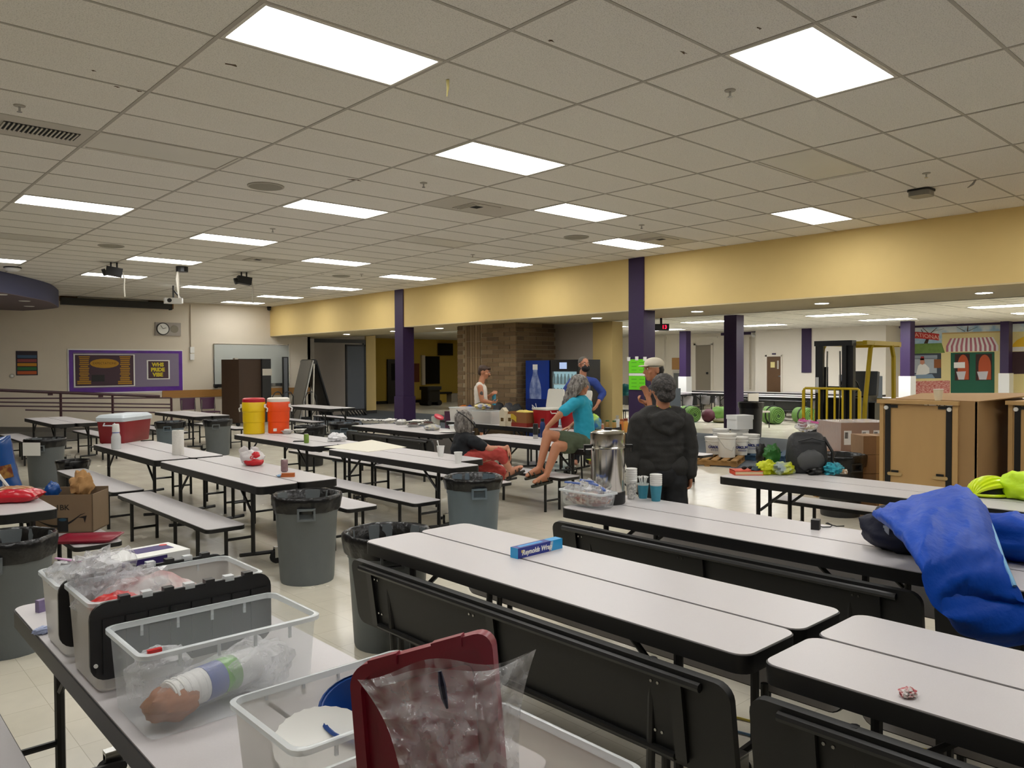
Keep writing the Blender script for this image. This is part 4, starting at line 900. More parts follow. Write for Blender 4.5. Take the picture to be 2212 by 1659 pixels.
p = G(1417,1082,ZT); t = thing('cup_stack','stack of white cups with a teal sleeve beside the cutlery cup','cups',p); MB().lathe([(.032,.0),(.033,.008),(.044,.115)],20,cap1=True).build('bottom_cup', m_teal, t, 40)
for q in range(6): MB().lathe([(.043,.115+q*.014),(.046,.127+q*.014),(.043,.129+q*.014)],20,cap1=True).build('cup_rim', m_white, t, 40)
# ---- charger and cord
p = G(1762,1143,ZT); t = thing('power_adapter','black power adapter with a loose cord beside the sleeping bag','adapter',p,.3); MB().prism(rrect(-.03,.03,-.025,.025,.006),0,.06).build('body', m_blk, t); MB().tube([(.03,0,.02),(.06,-.03,.005),(.09,-.07,.004),(.12,-.08,.01),(.13,-.05,.02),(.11,-.04,.02),(.13,-.1,.004),(.16,-.14,.004)],.0035).build('cord', m_blk, t)
# ---- sleeping bag: quilted surface laid over the table end and sagging off it
m_sleep = mat('blue_nylon','0646b0',.5,noise=.15,nscale=5,bump=.35,bscale=16,spec=.18); m_navy = mat('navy_nylon','0a0f26',.6,bump=.4,bscale=10,spec=.25)
# rows of left / right edge points along the bag, from its raised top end to the drooping foot
secs = [((1882,1112),(2082,1050),.99,.05),((1915,1135),(2100,1062),1.0,.10),((1952,1165),(2125,1090),.99,.13),((1985,1212),(2145,1135),.95,.13),((1995,1262),(2168,1205),.88,.13),((2022,1308),(2195,1265),.80,.13),((2062,1342),(2225,1318),.72,.13),((2105,1366),(2240,1350),.65,.11),((2140,1385),(2235,1372),.60,.05)]
rings = []; NS = 5
def lerp(a,b,t): return a+(b-a)*t
for si in range((len(secs)-1)*NS+1):
    k_ = min(si//NS,len(secs)-2); tt = si/NS-k_; (a0,b0,z0,h0),(a1,b1,z1,h1) = secs[k_],secs[k_+1]
    z = lerp(z0,z1,tt); th = lerp(h0,h1,tt)
    A = G(lerp(a0[0],a1[0],tt),lerp(a0[1],a1[1],tt),z); B = G(lerp(b0[0],b1[0],tt),lerp(b0[1],b1[1],tt),z+.04); c = (A+B)/2; w = (B-A)/2; n = Vector((.3,.3,1)).normalized()
    rg = []
    for q in range(56):
        a = 2*pi*q/56; e = abs(cos(a))**.75*(1 if cos(a) > 0 else -1)
        P = c+w*e+n*th*.6*abs(sin(a))**.8*(1 if sin(a) > 0 else -1)
        u_ = e*w.length; v_ = si*.06
        d = .024*nz(u_*5,v_*2.2,1)-.024*abs(nz(u_*9+v_*3,v_*4,4))+.016*abs(nz(u_*17-v_*6,v_*8,6))+.009*nz(u_*26+v_*7,v_*16,8)
        rg.append(P+n*d*(1 if sin(a) > -.2 else .3)+_r*.02*nz(u_*3,v_*6,2))
    rings.append(rg)
slp = o = MB().ring_loft(rings).build('sleeping_bag', m_sleep, None, 70); tag(o,'bright blue puffy sleeping bag draped off the table end','sleeping bag')
MB().tube([G(2122,1092,1.035),G(2142,1137,.995),G(2155,1172,.96),G(2166,1206,.925),G(2180,1238,.885),G(2192,1266,.845)],.009).build('zip', mat('pale_blue_zip','7fb4d8',.4), o, 40)
o2 = blob((0,0,0),(.17,.21,.125),.2,2.2,61,30,18,Rz(.2),-.11).build('stuff_sack', m_navy, None, 60, (4.34,1.64,ZT+.11)); tag(o2,'dark navy stuffed jacket bundle under the sleeping bag','jacket')
MB().obox((-.16,.03,.02),(.006,.03,.05)).build('logo', mat('logo_grey','8d929b',.5), o2); MB().obox((-.07,-.06,.115),(.03,.012,.03)).build('cord_lock', m_blk, o2)
blob((4.56,1.17,ZT+.115),(.17,.22,.12),.25,2.2,66,28,16,None,ZT+.003).build('folded_end', m_sleep, slp, 60)
for px,py,dd,sx,sy,rr in ((2186,1372,.02,.05,.09,.4),(2202,1350,.03,.035,.05,-.3)):
    c = G(px,py,.6)+Vector((-.14,-.1,.02)); o = MB().grid(lambda u,v:(c.x+(u-.5)*.7*sx+.02*v,c.y-(u-.5)*.7*sx,c.z+sy*(.5-v)+.008*sin(u*9+v*6)),6,8).build('care_label', m_paper, slp); o.modifiers.new('t','SOLIDIFY').thickness = .002
# ---- things on the backpack table
p = G(1612,1024,ZT); t = thing('red_book','red hardback book lying flat near the table end','book',p,-.75); MB().box(-.13,.13,-.09,.09,0,.006).box(-.13,.13,-.09,.09,.034,.04).box(-.13,-.124,-.09,.09,0,.04).build('cover', mat('orange_red','d9492a',.4), t); MB().box(-.124,.126,-.086,.086,.006,.034).build('pages', mat('page_cream','e0c9a0',.8), t)
t = thing('sunglasses','dark sunglasses lying on the red book','sunglasses',(p.x+.02,p.y,ZT+.043),-.4)
for s in (-1,1): MB().ell((s*.035,0,.015),(.03,.012,.016),12,8).build('lens', m_blk, t, 40); MB().tube([(s*.066,0,.018),(s*.07,.06,.012),(s*.06,.11,.004)],.003).build('temple', m_blk, t)
m_lime = mat('hi_vis_yellow','cfd817',.5,noise=.15,nscale=10); m_lime2 = mat('hi_vis_lime','c6ee1a',.5,noise=.15,nscale=8,bump=.5,bscale=14)
for px,py,r,m,lab,cat,sd in ((1655,1008,(.12,.07,.07),m_lime,'yellow reflective strap bundle behind the red book','gear',70),(1690,1018,(.12,.09,.06),mat('grey_gear','8c9a9c',.5,col2='c6cf22',nscale=7),'grey and yellow vest bundle in front of the backpack','vest',71),(1668,985,(.10,.06,.10),mat('green_gear','2f6e2c',.6,noise=.3,nscale=6),'green strap bundle beside the backpack','gear',72),(1641,1002,(.1,.05,.05),mat('slate_gear','33434c',.6),'slate coloured strap behind the red book','gear',75),(1645,980,(.05,.05,.09),m_blk,'black pouch standing left of the green straps','pouch',73),(1800,1016,(.11,.07,.06),mat('bandana_teal','2fa6b8',.7,col2='137084',nscale=40),'teal patterned bandana beside the backpack','bandana',74),(1764,1022,(.12,.06,.035),m_blk,'black cap lying under the teal bandana','cap',76),(1822,1022,(.045,.03,.025),mat('snack_wrap','a8845c',.4,col2='e2ddd2',nscale=30),'small snack wrapper by the teal bandana','wrapper',77)):
    q = G(px,1024 if py > 1000 else 1016,ZT); lump('gear_bundle' if cat in ('gear','vest') else cat,(q.x,q.y,ZT+r[2]*.75+max(0,(1000-py))*.004),r,m,lab,cat,.45,2.6,sd,None,ZT+.001)
p = G(1742,1020,ZT); t = thing('backpack','dark grey backpack standing on the table','backpack',(p.x,p.y+.0,ZT),YAW-pi/2)
m_pack = mat('charcoal_nylon','2b2c2e',.6,noise=.15,nscale=12,bump=.3,bscale=20)
bb = MB(); rr = []
for z,w,d in ((0,.15,.09),(.02,.175,.11),(.15,.18,.12),(.25,.17,.11),(.32,.16,.09),(.36,.13,.05),(.375,.1,.02)): rr.append([(w*abs(cos(2*pi*q/20))**.6*(1 if cos(2*pi*q/20)>0 else -1),d*abs(sin(2*pi*q/20))**.6*(1 if sin(2*pi*q/20)>0 else -1),z) for q in range(20)])
bb.ring_loft(rr).build('body', m_pack, t, 50)
blob((0,-.11,.12),(.125,.05,.10),.12,3,80,18,12).build('front_pocket', mat('grey_pocket','4b4c4d',.6,noise=.15,nscale=12), t, 50)
MB().tube([(-.12,-.12,.3),(0,-.13,.33),(.12,-.12,.3)],.008).build('flap_seam', m_blk, t); MB().tube([(.14,-.05,.33),(.2,-.1,.2),(.19,-.12,.03)],.014).build('strap', m_blk, t)
zb_ = lump('zip_bag',(p.x+.03,p.y+.02,ZT+.43),(.11,.08,.05),m_film2,'clear zip bag with a pink strip on the backpack','plastic bag',.4,3,82); o = MB().obox((0,0,0),(.19,.012,.02),Rz(YAW-pi/2+.1)@Matrix.Rotation(.15,3,'Y')).build('pink_strip', mat('hot_pink','d86aa8',.4), zb_, None, (-.03,-.04,.045))
lump('red_pouch',(p.x+.12,p.y+.1,ZT+.44),(.05,.04,.05),mat('dark_red','8e1420',.5),'small dark red pouch behind the backpack','pouch',.3,3,83)
# helmet and jacket
p = G(2142,1072,ZT); t = thing('cycle_helmet','lime yellow cycle helmet with black vents','helmet',(p.x,p.y,ZT),-.6)
m_hel = mat('helmet_lime','d3ea1c',.3)
sh = MB(); sh.grid(lambda u,v:(.145*cos(pi*v)*(1 if 1 else 0)*cos((u-.5)*pi*.92),.105*sin((u-.5)*pi*.92),.02+.13*sin(pi*v)*cos((u-.5)*pi*.92)**.5 if cos((u-.5)*pi*.92)>0 else .02),2,2)
MB().lathe([(.0,.118),(.045,.113),(.075,.095),(.095,.06),(.1,.02),(.09,.0)],24,cap0=False,cap1=True).xf(Matrix.Scale(1.45,4,(1,0,0))).build('inner_shell', m_blk, t, 40)
for q in range(7):
    a = (q-3)*.36
    MB().tube([(.15*cos(tt),.12*sin(a)*(.35+.65*sin(tt)),.03+.11*sin(tt)*cos(a)**.7) for tt in [pi*w/12 for w in range(13)]],[.008+.012*sin(pi*w/12) for w in range(13)],6).build('shell_rib', m_hel, t, 50)
MB().tube([(.155*cos(tt),.112*sin(tt),.02) for tt in [2*pi*w/24 for w in range(25)]],.012,6).build('lower_rim', m_hel, t, 50)
text('lettering','LAZER',.03,frameM((.06,-.118,.045),(1,.0,.0),(0,.25,1)),m_blk,t)
p = G(2212,1080,ZT); lump('lime_jacket',(p.x+.03,p.y-.02,ZT+.10),(.15,.17,.11),m_lime2,'crumpled lime rain jacket beside the helmet','jacket',.25,2.4,90,None,ZT)
# ---- things on the red-cooler table
def chest_cooler(loc, rz, w, d, h, mb_, ml_, label, open_lid=0, nm='chest_cooler'):
    t = thing(nm,label,'cooler',loc,rz)
    def rg(k,z): return [(x,y,z) for x,y in rrect(-w/2+k,w/2-k,-d/2+k,d/2-k,.035,4)]
    MB().ring_loft([rg(.03,0),rg(.022,.01),rg(0,h)],0).build('body', mb_, t, 40)
    MB().ring_loft([rg(-.008,h-.01),rg(-.012,h),rg(-.012,h+.018),rg(0,h+.02)],0).build('collar', ml_, t, 40)
    l = MB().ring_loft([rg(-.01,0),rg(-.012,.02),rg(.012,.05),rg(.03,.06)],0)
    if open_lid:
        l.xf(Matrix.Translation((0,d/2,h+.02))@Matrix.Rotation(open_lid,4,'X')@Matrix.Translation((0,-d/2,0)))
    else: l.xf(Matrix.Translation((0,0,h+.02)))
    l.build('lid', ml_, t, 40)
    for s in (-1,1): MB().tube([(s*(w/2),-.07,h-.03),(s*(w/2+.03),-.07,h-.06),(s*(w/2+.03),.07,h-.06),(s*(w/2),.07,h-.03)],.01).build('handle', ml_, t, 40)
    return t
m_cred = mat('cooler_red','8a1a22',.45,noise=.05); m_clid = mat('cooler_white','c9d2d8',.4); m_cred2 = mat('cooler_bright_red','a3121c',.4); m_clid2 = mat('cooler_cream','dcdad0',.4)
a = G(222,962,ZT); b = G(328,944,ZT); rz_ = atan2(b.y-a.y,b.x-a.x); c = (a+b)/2+Vector((-sin(rz_),cos(rz_),0))*.10+Vector((.02,-.08,0))
chest_cooler((c.x,c.y,ZT),rz_,.70,.38,.30,m_cred,m_clid,'red chest cooler with a closed pale lid')
p = G(251,970,ZT); t = thing('squeeze_bottle','clear squeeze bottle with white cap before the red cooler','bottle',p); MB().lathe([(.05,0),(.055,.02),(.055,.15),(.04,.2),(.035,.21)],18,cap1=True).build('bottle', mat('bottle_clear','d8dcdc',.2,alpha=.75), t, 40); MB().lathe([(.036,.2),(.044,.215),(.04,.29),(.035,.31)],18,cap1=True).build('cap', m_white, t, 40); MB().lathe([(.0405,.2),(.0415,.215)],18,cap0=False).build('blue_ring', mat('label_blue','2f4d9c',.3), t)
p = G(385,982,ZT); t = thing('paper_towel_roll','upright white paper towel roll','paper towel',p); MB().lathe([(.062,0),(.064,.005),(.064,.275),(.062,.28),(.02,.28)],26,cap1=True).build('roll', mat('towel_white','e6e3dc',.9,bump=.3,bscale=90), t, 40); MB().lathe([(.02,.281),(.018,.281)],14,cap1=True).build('core', m_card, t)
p = G(545,1005,ZT); t = thing('shopping_bag','knotted white and red plastic shopping bag','shopping bag',(p.x,p.y,ZT),YAW-pi/2)
blob((0,0,.075),(.115,.09,.085),.22,2.6,95,26,18,None,.001).build('bag', mat('bag_white','e2dcdc',.3,bump=.3,bscale=20), t, 50)
blob((.02,-.03,.04),(.10,.075,.045),.18,2.6,95,22,12,None,.001).build('red_print_band', mat('bag_red','cf1c28',.3), t, 50); blob((.045,-.035,.105),(.05,.05,.04),.2,2.6,97,16,10).build('red_patch', mat('bag_red','cf1c28',.3), t, 50)
for s in (-1,1): blob((s*.06-.03,0,.155),(.05,.014,.035),.3,3,98+s,12,8,Matrix.Rotation(s*.5,3,'Y')).build('knot_ear', mat('bag_white','e2dcdc',.3), t, 50)
text('print','G',.05,frameM((.03,-.105,.09),(1,0,0),(0,.3,1)),mat('bag_red','cf1c28',.3),t,bold=.002)
def can_(px,py,m,label,h=.122,r=.033):
    p = G(px,py,ZT); t = thing('drink_can',label,'can',p); MB().lathe([(.025,0),(r,.008),(r,h-.015),(.026,h-.002)],20).build('body', m, t, 40); MB().lathe([(.027,h-.003),(.027,h),(.024,h-.002)],20,cap1=True,cap0=False).build('lid', m_steel, t, 40)
can_(614.5,1019,mat('can_pink','9c7f83',.25,.4,noise=.4,nscale=30),'silver and pink drink can on the shopping-bag table')
p = G(622,1030,ZT); t = thing('snack_pack','small pack of orange crackers in a torn blue wrapper','snack',p,-.6); MB().box(-.06,.06,-.025,.025,0,.02).box(-.055,.06,-.02,.025,.02,.035).build('crackers', mat('cracker','b4612c',.5,noise=.3,nscale=25), t); blob((-.05,.02,.012),(.06,.04,.012),.4,4,101,14,8).build('wrapper', mat('wrapper_blue','7fa6cf',.25,col2='e8ecef',nscale=18), t, 50)
# ---- drink coolers
def jug(px,py,mb_,ml_,label):
    p = G(px,py,ZT); t = thing('drink_cooler',label,'drink cooler',(p.x,p.y,ZT),YAW-pi/2)
    MB().lathe([(.148,0),(.155,.008),(.155,.17),(.162,.178),(.164,.33),(.17,.338),(.17,.47),(.165,.478)],32,cap1=True).build('body', mb_, t, 35)
    MB().lathe([(.166,.478),(.168,.49),(.165,.525),(.14,.54),(0,.542)],32,cap0=False).build('lid', ml_, t, 35)
    for s in (-1,1):
        MB().obox((s*.18,-.02,.42),(.025,.05,.05)).build('handle_boss', m_white, t); MB().tube([(s*.185,-.02,.40),(s*.215,-.02,.38),(s*.205,-.02,.33)],.012).build('handle', m_white, t, 40)
    return t
jug(549,936.5,mat('jug_yellow','e8c40c',.4,noise=.04),mat('jug_red','b81f2c',.4),'yellow drink cooler with a red lid')
jo = jug(602,935,mat('jug_orange','ee4d0c',.4,noise=.04),mat('jug_white','e4ddd2',.4),'orange drink cooler with a white lid')
MB().obox((.0,-.175,.06),(.04,.05,.04)).build('spigot', m_white, jo)
def tray(px,py,w,d,h,label,m,lid=0,rz=.3,grp=None):
    p = G(px,py,ZT); t = thing('foil_tray',label,'tray',(p.x,p.y,ZT),rz,grp)
    def rg(k,z): return [(x,y,z) for x,y in rrect(-w/2+k,w/2-k,-d/2+k,d/2-k,.02,3)]
    MB().ring_loft([rg(.03,0),rg(.0,h),rg(-.012,h+.001),rg(-.012,h+.004),rg(.0,h+.003),rg(.03,.008)],0).build('tray', m, t, 30)
    return t
m_foil = mat('foil','c9c9c6',.3,.85,bump=.8,bscale=25)
for k,(px,py,lab) in enumerate(((621,937,'clear lidded tray left beside the orange cooler'),(648,934,'small foil tray beside the orange cooler'))):
    t = tray(px,py,.18,.14,.045,lab,mat('tray_clear','d5d4d0',.25,alpha=.6) if k == 0 else m_foil,rz=YAW)
    if k == 0: MB().box(-.05,.05,-.04,.04,.05,.07).build('lid_grip', m_white, t)
can_(662,957,mat('can_green','7f9d46',.25,.4,noise=.4,nscale=30),'green drink can near the drink coolers')
o = MB().obox((0,0,.006),(.1,.14,.012),Rz(.9)).build('phone', m_blk, None, None, tuple(G(646,954,ZT))); tag(o,'black phone lying beside the green can','phone')
p = G(727,953,ZT); lump('crumpled_napkin',(p.x,p.y,ZT+.05),(.12,.10,.06),mat('napkin','e4e4e6',.8),'crumpled white cloth mask and napkin beyond the green can','napkin',.5,2.6,105,None,ZT)
qs = [G(700,966,ZT),G(803,951,ZT),G(878,966,ZT),G(795,977,ZT)]
o = MB().ring_loft([[(q.x,q.y,ZT) for q in qs],[(q.x,q.y,ZT+.002+.004*(i%2)) for i,q in enumerate(qs)]]).build('paper_sheet', mat('cream_paper','e6e2d2',.8)); tag(o,'large blank cream paper sheet spread over two tables','paper')
for px,py,lab,sp in ((952,986,'white paper cup with a plastic spoon',1),(990,1001,'plain white paper cup at the table end',0)):
    p = G(px,py,ZT); t = thing('paper_cup',lab,'cup',p); cup(MB(),0,.118,.028,.043).build('cup', m_white, t, 40)
    if sp: MB().tube([(0,0,.02),(-.03,.0,.13),(-.045,.0,.18)],[.005,.005,.008],5).build('spoon', m_white, t)
# ---- foil-tray table
lum = [(800,914,.30,.22,.05,'covered foil tray at the far end of its table'),(835,914,.28,.22,.045,'second covered foil tray of the row'),(868,917,.22,.2,.05,'foil tray of crumpled foil in the row middle'),(905,916,.34,.24,.05,'wide covered foil tray before the purple column'),(893,922,.26,.2,.045,'open foil tray of dark brownies'),(925,919,.24,.2,.045,'open foil tray of dark cake slices')]
for k,(px,py,w,d,h,lab) in enumerate(lum):
    t = tray(px,py,w,d,h,lab,m_foil,rz=.2*k)
    if k in (0,1,3): MB().grid(lambda u,v:((u-.5)*w*1.12,(v-.5)*d*1.12,h+.008+.03*abs(nz(u*4+k,v*4,k))+(.05*max(0,u-.7) if k == 1 else 0)),14,12).build('foil_sheet', mat('foil_sheet','d9d9d6',.45,.3,bump=.5,bscale=14), t, 60)
    elif k in (4,5): blob((0,0,h*.7),(w*.42,d*.42,.035),.3,4,110+k,16,8).build('cake', mat('brownie','3d1c12',.8,noise=.3,nscale=20), t, 60)
    else: blob((0,0,h*.8),(w*.42,d*.42,.05),.5,3,110+k,16,8).build('foil_ball', m_foil, t, 60)
p = G(968,934,ZT); t = thing('paper_plate','flat white paper plate before the foil trays','plate',p); MB().lathe([(.08,.002),(.1,.006),(.14,.016),(.135,.018),(.1,.009)],30,cap1=True).build('plate', m_paper, t, 60); 
p = G(934,929,ZT); o = lump('snack_tub',(p.x,p.y,ZT+.04),(.14,.1,.05),mat('tub_mix','c8c4b2',.4,col2='aab0bc',nscale=14),'low clear tub of mixed snacks beside the white plate','food tub',.25,3,120,None,ZT)
p = G(941,918,ZT); t = thing('candy_tub','clear candy tub with a pink lid','tub',p); MB().lathe([(.07,0),(.075,.01),(.075,.13),(.07,.15)],20,cap1=True).build('tub', mat('tub_clear','d9ddd6',.2,alpha=.55), t, 40); MB().lathe([(.06,.0),(.068,.07)],16,cap1=True).build('contents', mat('candy_mix','bfc0a0',.6,noise=.3,nscale=30), t); MB().lathe([(.085,.15),(.085,.175),(.06,.185)],20,cap1=True).build('lid', mat('lid_pink','d9465a',.35), t, 40, None, (.5,.1,0))
clear_bin(7.30,7.52,9.24,9.46,ZT,ZT+.11,'small frosted box beside the seated woman in black',m=m_frost,ribs=False)
p = G(1157,948,ZT); t = thing('tumbler','dark insulated tumbler with a steel lower band','tumbler',p); MB().lathe([(.033,0),(.036,.01),(.036,.06)],20,cap1=False).build('steel_band', m_steel, t, 40); MB().lathe([(.0365,.06),(.0375,.18),(.036,.19)],20,cap0=True,cap1=True).build('body', m_blk, t, 40); MB().lathe([(.037,.19),(.037,.205),(.03,.212)],20,cap1=True).build('lid', m_blk, t, 40)
p = G(1172,945,ZT); t = thing('water_bottle','blue metal water bottle behind the dark tumbler','bottle',p); MB().lathe([(.036,0),(.037,.01),(.037,.19),(.022,.225)],20,cap1=True).build('body', mat('bottle_navy','1d3266',.3,.3), t, 40); MB().lathe([(.026,.225),(.026,.265)],16,cap1=True).build('cap', m_blk, t, 40)
# ---- supplies table
clear_bin(8.72,9.12,10.70,11.28,ZT,ZT+.26,'milky bin with pale goods at the end of the supplies table',m=m_frost,ribs=False); clear_bin(8.72,9.08,10.08,10.64,ZT,ZT+.23,'milky bin with dark goods on the supplies table',m=m_frost,ribs=False)
for k,(x,y,r,c1,c2,lab) in enumerate(((8.9,11.0,(.1,.12,.1),'d8cc8c','e2dccb','yellow packet in the milky end bin'),(8.88,10.36,(.1,.2,.1),'3a3f48','8d6d58','dark mixed goods in the milky bin'))): lump('goods',(x,y,ZT+.1),r,mat('goods_%d'%k,c1,.5,col2=c2,nscale=12),lab,'goods',.25,3,130+k,None,ZT+.006)
p = G(1058,884,1.0); lump('sandwich_bag',(8.9,10.5,ZT+.29),(.12,.16,.05),mat('wrap_mix','8c93b0',.3,col2='d8c56e',nscale=8),'blue and yellow packet lying on the milky bins','packet',.35,3,135)
def carton(x,y,w,d,h,m,label,gable=False,rz=0,z=ZT):
    t = thing('carton',label,'carton',(x,y,z),rz); MB().box(-w/2,w/2,-d/2,d/2,0,h).build('box', m, t)
    if gable: MB().add([(-w/2,-d/2,h),(w/2,-d/2,h),(w/2,d/2,h),(-w/2,d/2,h),(-w/2,0,h+.06),(w/2,0,h+.06)],[(0,1,5,4),(2,3,4,5),(0,4,3),(1,2,5)]).build('gable_top', m, t)
    return t
for k,(px,lab) in enumerate(((1089,'tall cream drink carton beside the milky bins'),(1105,'cream drink carton with a brown emblem'),(1121,'short tan packet next to the banana box'))):
    p = G(px,920,ZT); t = carton(p.x,p.y,.11,.11,(.25,.2,.15)[k],mat('carton_cream','d6cbb2',.6) if k < 2 else m_card,lab,k == 0,.2)
    MB().box(-.056,-.055,-.03,.03,.08,.14).build('emblem', mat('brown_print','5b4212',.7), t)
p = G(1134,925,ZT); t = thing('banana_box','open brown banana box with red lower band','box',(8.93,9.46,ZT),0); m_bx = mat('banana_card','8a5a30',.8)
MB().box(-.2,-.19,-.26,.26,.06,.24).box(.19,.2,-.26,.26,.06,.24).box(-.19,.19,-.26,-.25,.06,.24).box(-.19,.19,.25,.26,.06,.24).build('walls', m_bx, t); MB().box(-.202,.202,-.262,.262,0,.065).build('red_band', mat('band_red','8e2a1c',.7), t)
MB().grid(lambda u,v:(-.204,-.02+.22*u,.1+.09*v+.05*sin(pi*u)-.03),6,2).build('banana_print', mat('banana_print','c9a92a',.7), t); lump('bananas',(8.93,9.46,ZT+.2),(.14,.18,.06),mat('banana_yellow','cdb84a',.5,noise=.2,nscale=10),'bunch of bananas in the banana box','bananas',.3,3,140)
p = G(1165,932,ZT); pa = G(1195,934,ZT)
chest_cooler((8.95,8.96,ZT),-pi/2-.1,.38,.30,.30,m_cred2,m_clid2,'red cooler with its white lid open, beside the banana box',-1.75)
chest_cooler((9.13,8.52,ZT),-pi/2-.1,.38,.30,.28,m_cred2,m_clid2,'red cooler with its white lid open, behind the long-haired woman',-1.75)
# lime bag and condiments
p = G(1227,932,ZT); lump('chip_bag',(8.78,7.78,ZT+.13),(.06,.13,.14),mat('chip_lime','a9d23a',.3,col2='2c6fa8',nscale=5),'lime and blue crisp bag beside the red coolers','chip bag',.2,2.5,145,None,ZT)
for k,(px,py,h,c1,cap,lab) in enumerate(((1312,926,.13,'8a6b33','2c5a2e','spice jar with a green lid'),(1327,927,.13,'9a7a3a','2c5a2e','second spice jar with a green lid'),(1343,930,.17,'b56a2a','8a4a1c','short orange-brown sauce bottle among the condiments'),(1352,934,.2,'c58a3c','7a3216','amber sauce bottle at the hooded person'),(1300,928,.09,'a86c50','c9b8a8','jar of brown nuts by the urn'))):
    p = G(px,py,ZT); t = thing('condiment_jar',lab,'jar',p); MB().lathe([(.03,0),(.034,.01),(.034,h*.75),(.022,h*.9)],14,cap1=True).build('jar', mat('jar_'+c1,c1,.3), t, 40); MB().lathe([(.03,h*.88),(.03,h*1.05)],14,cap1=True).build('lid', mat('jarlid_'+cap,cap,.5), t, 40)
p = G(1330,925,ZT); t = thing('cutlery_glass','clear glass holding plastic cutlery among the condiments','cup',(p.x+.1,p.y+.05,ZT)); MB().lathe([(.035,0),(.045,.14)],16,cap0=True).build('glass', m_clear_rim, t, 40)
for q in range(5): MB().tube([(0,0,.02),(.02*cos(q*1.3),.02*sin(q*1.3),.2)],[.004,.008],5).build('fork', m_grill, t)
# ---- chip-bag table and its box
p = G(15,1078,ZT); t = thing('chip_bag','large blue and white chip bag standing on the left table','chip bag',(p.x-.02,p.y+.08,ZT),YAW-pi/2)
Rt = Matrix.Rotation(-.22,4,'Y')
pillow(.36,.46,.16,150).xf(Rt).build('bag', mat('chip_blue','1f4c8c',.25), t, 60)
MB().grid(lambda u,v:(-.15+.2*u+.06*v,-.082+.02*abs(u-.5),.02+.24*(1-v)),8,8).xf(Rt).build('white_panel', mat('chip_white','d4d8de',.25), t, 60)
MB().tube([(-.06,-.06,.44),(.03,-.085,.3),(.09,-.085,.15),(.14,-.06,.01)],.011).xf(Rt).build('white_stripe', m_white, t, 40)
MB().grid(lambda u,v:(.07+.09*u,-.086+.04*u,.14+.1*v),6,6).xf(Rt).build('picture', mat('chip_picture','a07a3c',.4,col2='6b3322',nscale=20), t, 60)
p = G(35,1084,ZT); t = thing('bread_bag','red and clear bag of bread at the table corner','bread bag',(p.x,p.y,ZT+.05),-.55)
pillow(.34,.22,.10,155).xf(Matrix.Translation((0,.11,0))@Matrix.Rotation(pi/2,4,'X')).build('bag', mat('bread_red','c8152a',.25), t, 60)
pillow(.30,.14,.115,156).xf(Matrix.Translation((-.02,.10,.006))@Matrix.Rotation(pi/2,4,'X')).build('clear_window', mat('bread_brown','b07d52',.3,noise=.3,nscale=20), t, 60)
# cardboard box on the bench behind
t = thing('cardboard_box','open brown cardboard box marked 1BK with a curved arrow','box',(1.86,7.55,.25),-.75)
p = Vector((1.60,7.02,.44)); t.location = (p.x,p.y,.442)
t.rotation_euler = (0,0,YAW-pi/2+.12); bw,bd,bh = .215,.16,.30
m_box = mat('box_brown','7c6850',.8,noise=.06,nscale=10)
MB().box(-bw,bw,-bd,-bd+.008,0,bh).build('front', m_box, t); MB().box(-bw,bw,bd-.008,bd,0,bh+.02).box(-bw,-bw+.008,-bd,bd,0,bh).box(bw-.008,bw,-bd,bd,0,bh).box(-bw,bw,-bd,bd,0,.008).build('walls', m_box, t)
MB().obox((-bw-.05,0,bh-.0),(.12,bd*1.9,.006),Matrix.Rotation(.35,3,'Y')).build('flap', mat('flap_dark','3c352c',.8), t)
text('marking','1BK',.06,frameM((-.01,-bd-.001,.20),(1,0,0),(0,0,1)),mat('ink_black','16130f',.6),t)
MB().box(-.05,.03,-bd-.002,-bd,.01,.12).build('tape_label', mat('label_black','17181c',.4), t); MB().prism([(-.01+.03*cos(q*pi/6),.012*sin(q*pi/6)) for q in range(12)],0,.001).xf(frameM((0,-bd-.002,.105),(1,0,0),(0,0,1))).build('label_oval', mat('label_teal','25485c',.5), t)
MB().grid(lambda u,v:(-.2+.36*u,-bd-.0015,.105-.055*sin(pi*min(1,u*1.12))+.05*u**3+(.018*sin(pi*u)+.002)*(v-.5)),20,1).build('arrow_curve', mat('ink_black','16130f',.6), t)
MB().add([(.1,-bd-.0015,.12),(.17,-bd-.0015,.135),(.155,-bd-.0015,.075),(.145,-bd-.0015,.115)],[(0,1,3),(1,2,3)]).build('arrow_head', mat('ink_black','16130f',.6), t)
lump('brown_paper_bag',(p.x+.06,p.y-.02,.44+.36),(.08,.06,.10),mat('kraft','b58a58',.8,noise=.1,nscale=8),'crumpled brown paper bag standing in the cardboard box','paper bag',.45,2.2,160)
lump('blue_packet',(p.x-.12,p.y+.1,.44+.32),(.055,.05,.06),mat('packet_blue','1b4f96',.3,noise=.2,nscale=6),'shiny blue packet in the cardboard box','packet',.25,2.6,161)
# maroon tray on the bench
a = G(112,1183,.455); t = thing('serving_tray','maroon cafeteria tray lying on the bench end','tray',tuple(G(190,1166,.444)),-.0); t.rotation_euler = (0,0,-.62)
def rg(k,z): return [(x,y,z) for x,y in rrect(-.215+k,.215-k,-.15+k,.15-k,.04,4)]
MB().ring_loft([rg(.02,0),rg(.0,.022),rg(.008,.024),rg(.028,.006)],0).build('tray', m_maroon, t, 40); MB().box(.02,.07,-.1,-.085,.0065,.0075).build('sticker', m_paper, t); MB().ring_loft([rg(-.004,.020),rg(-.004,.025),rg(.006,.025)],0,False,False).build('tray_rim', m_maroon, t, 40)
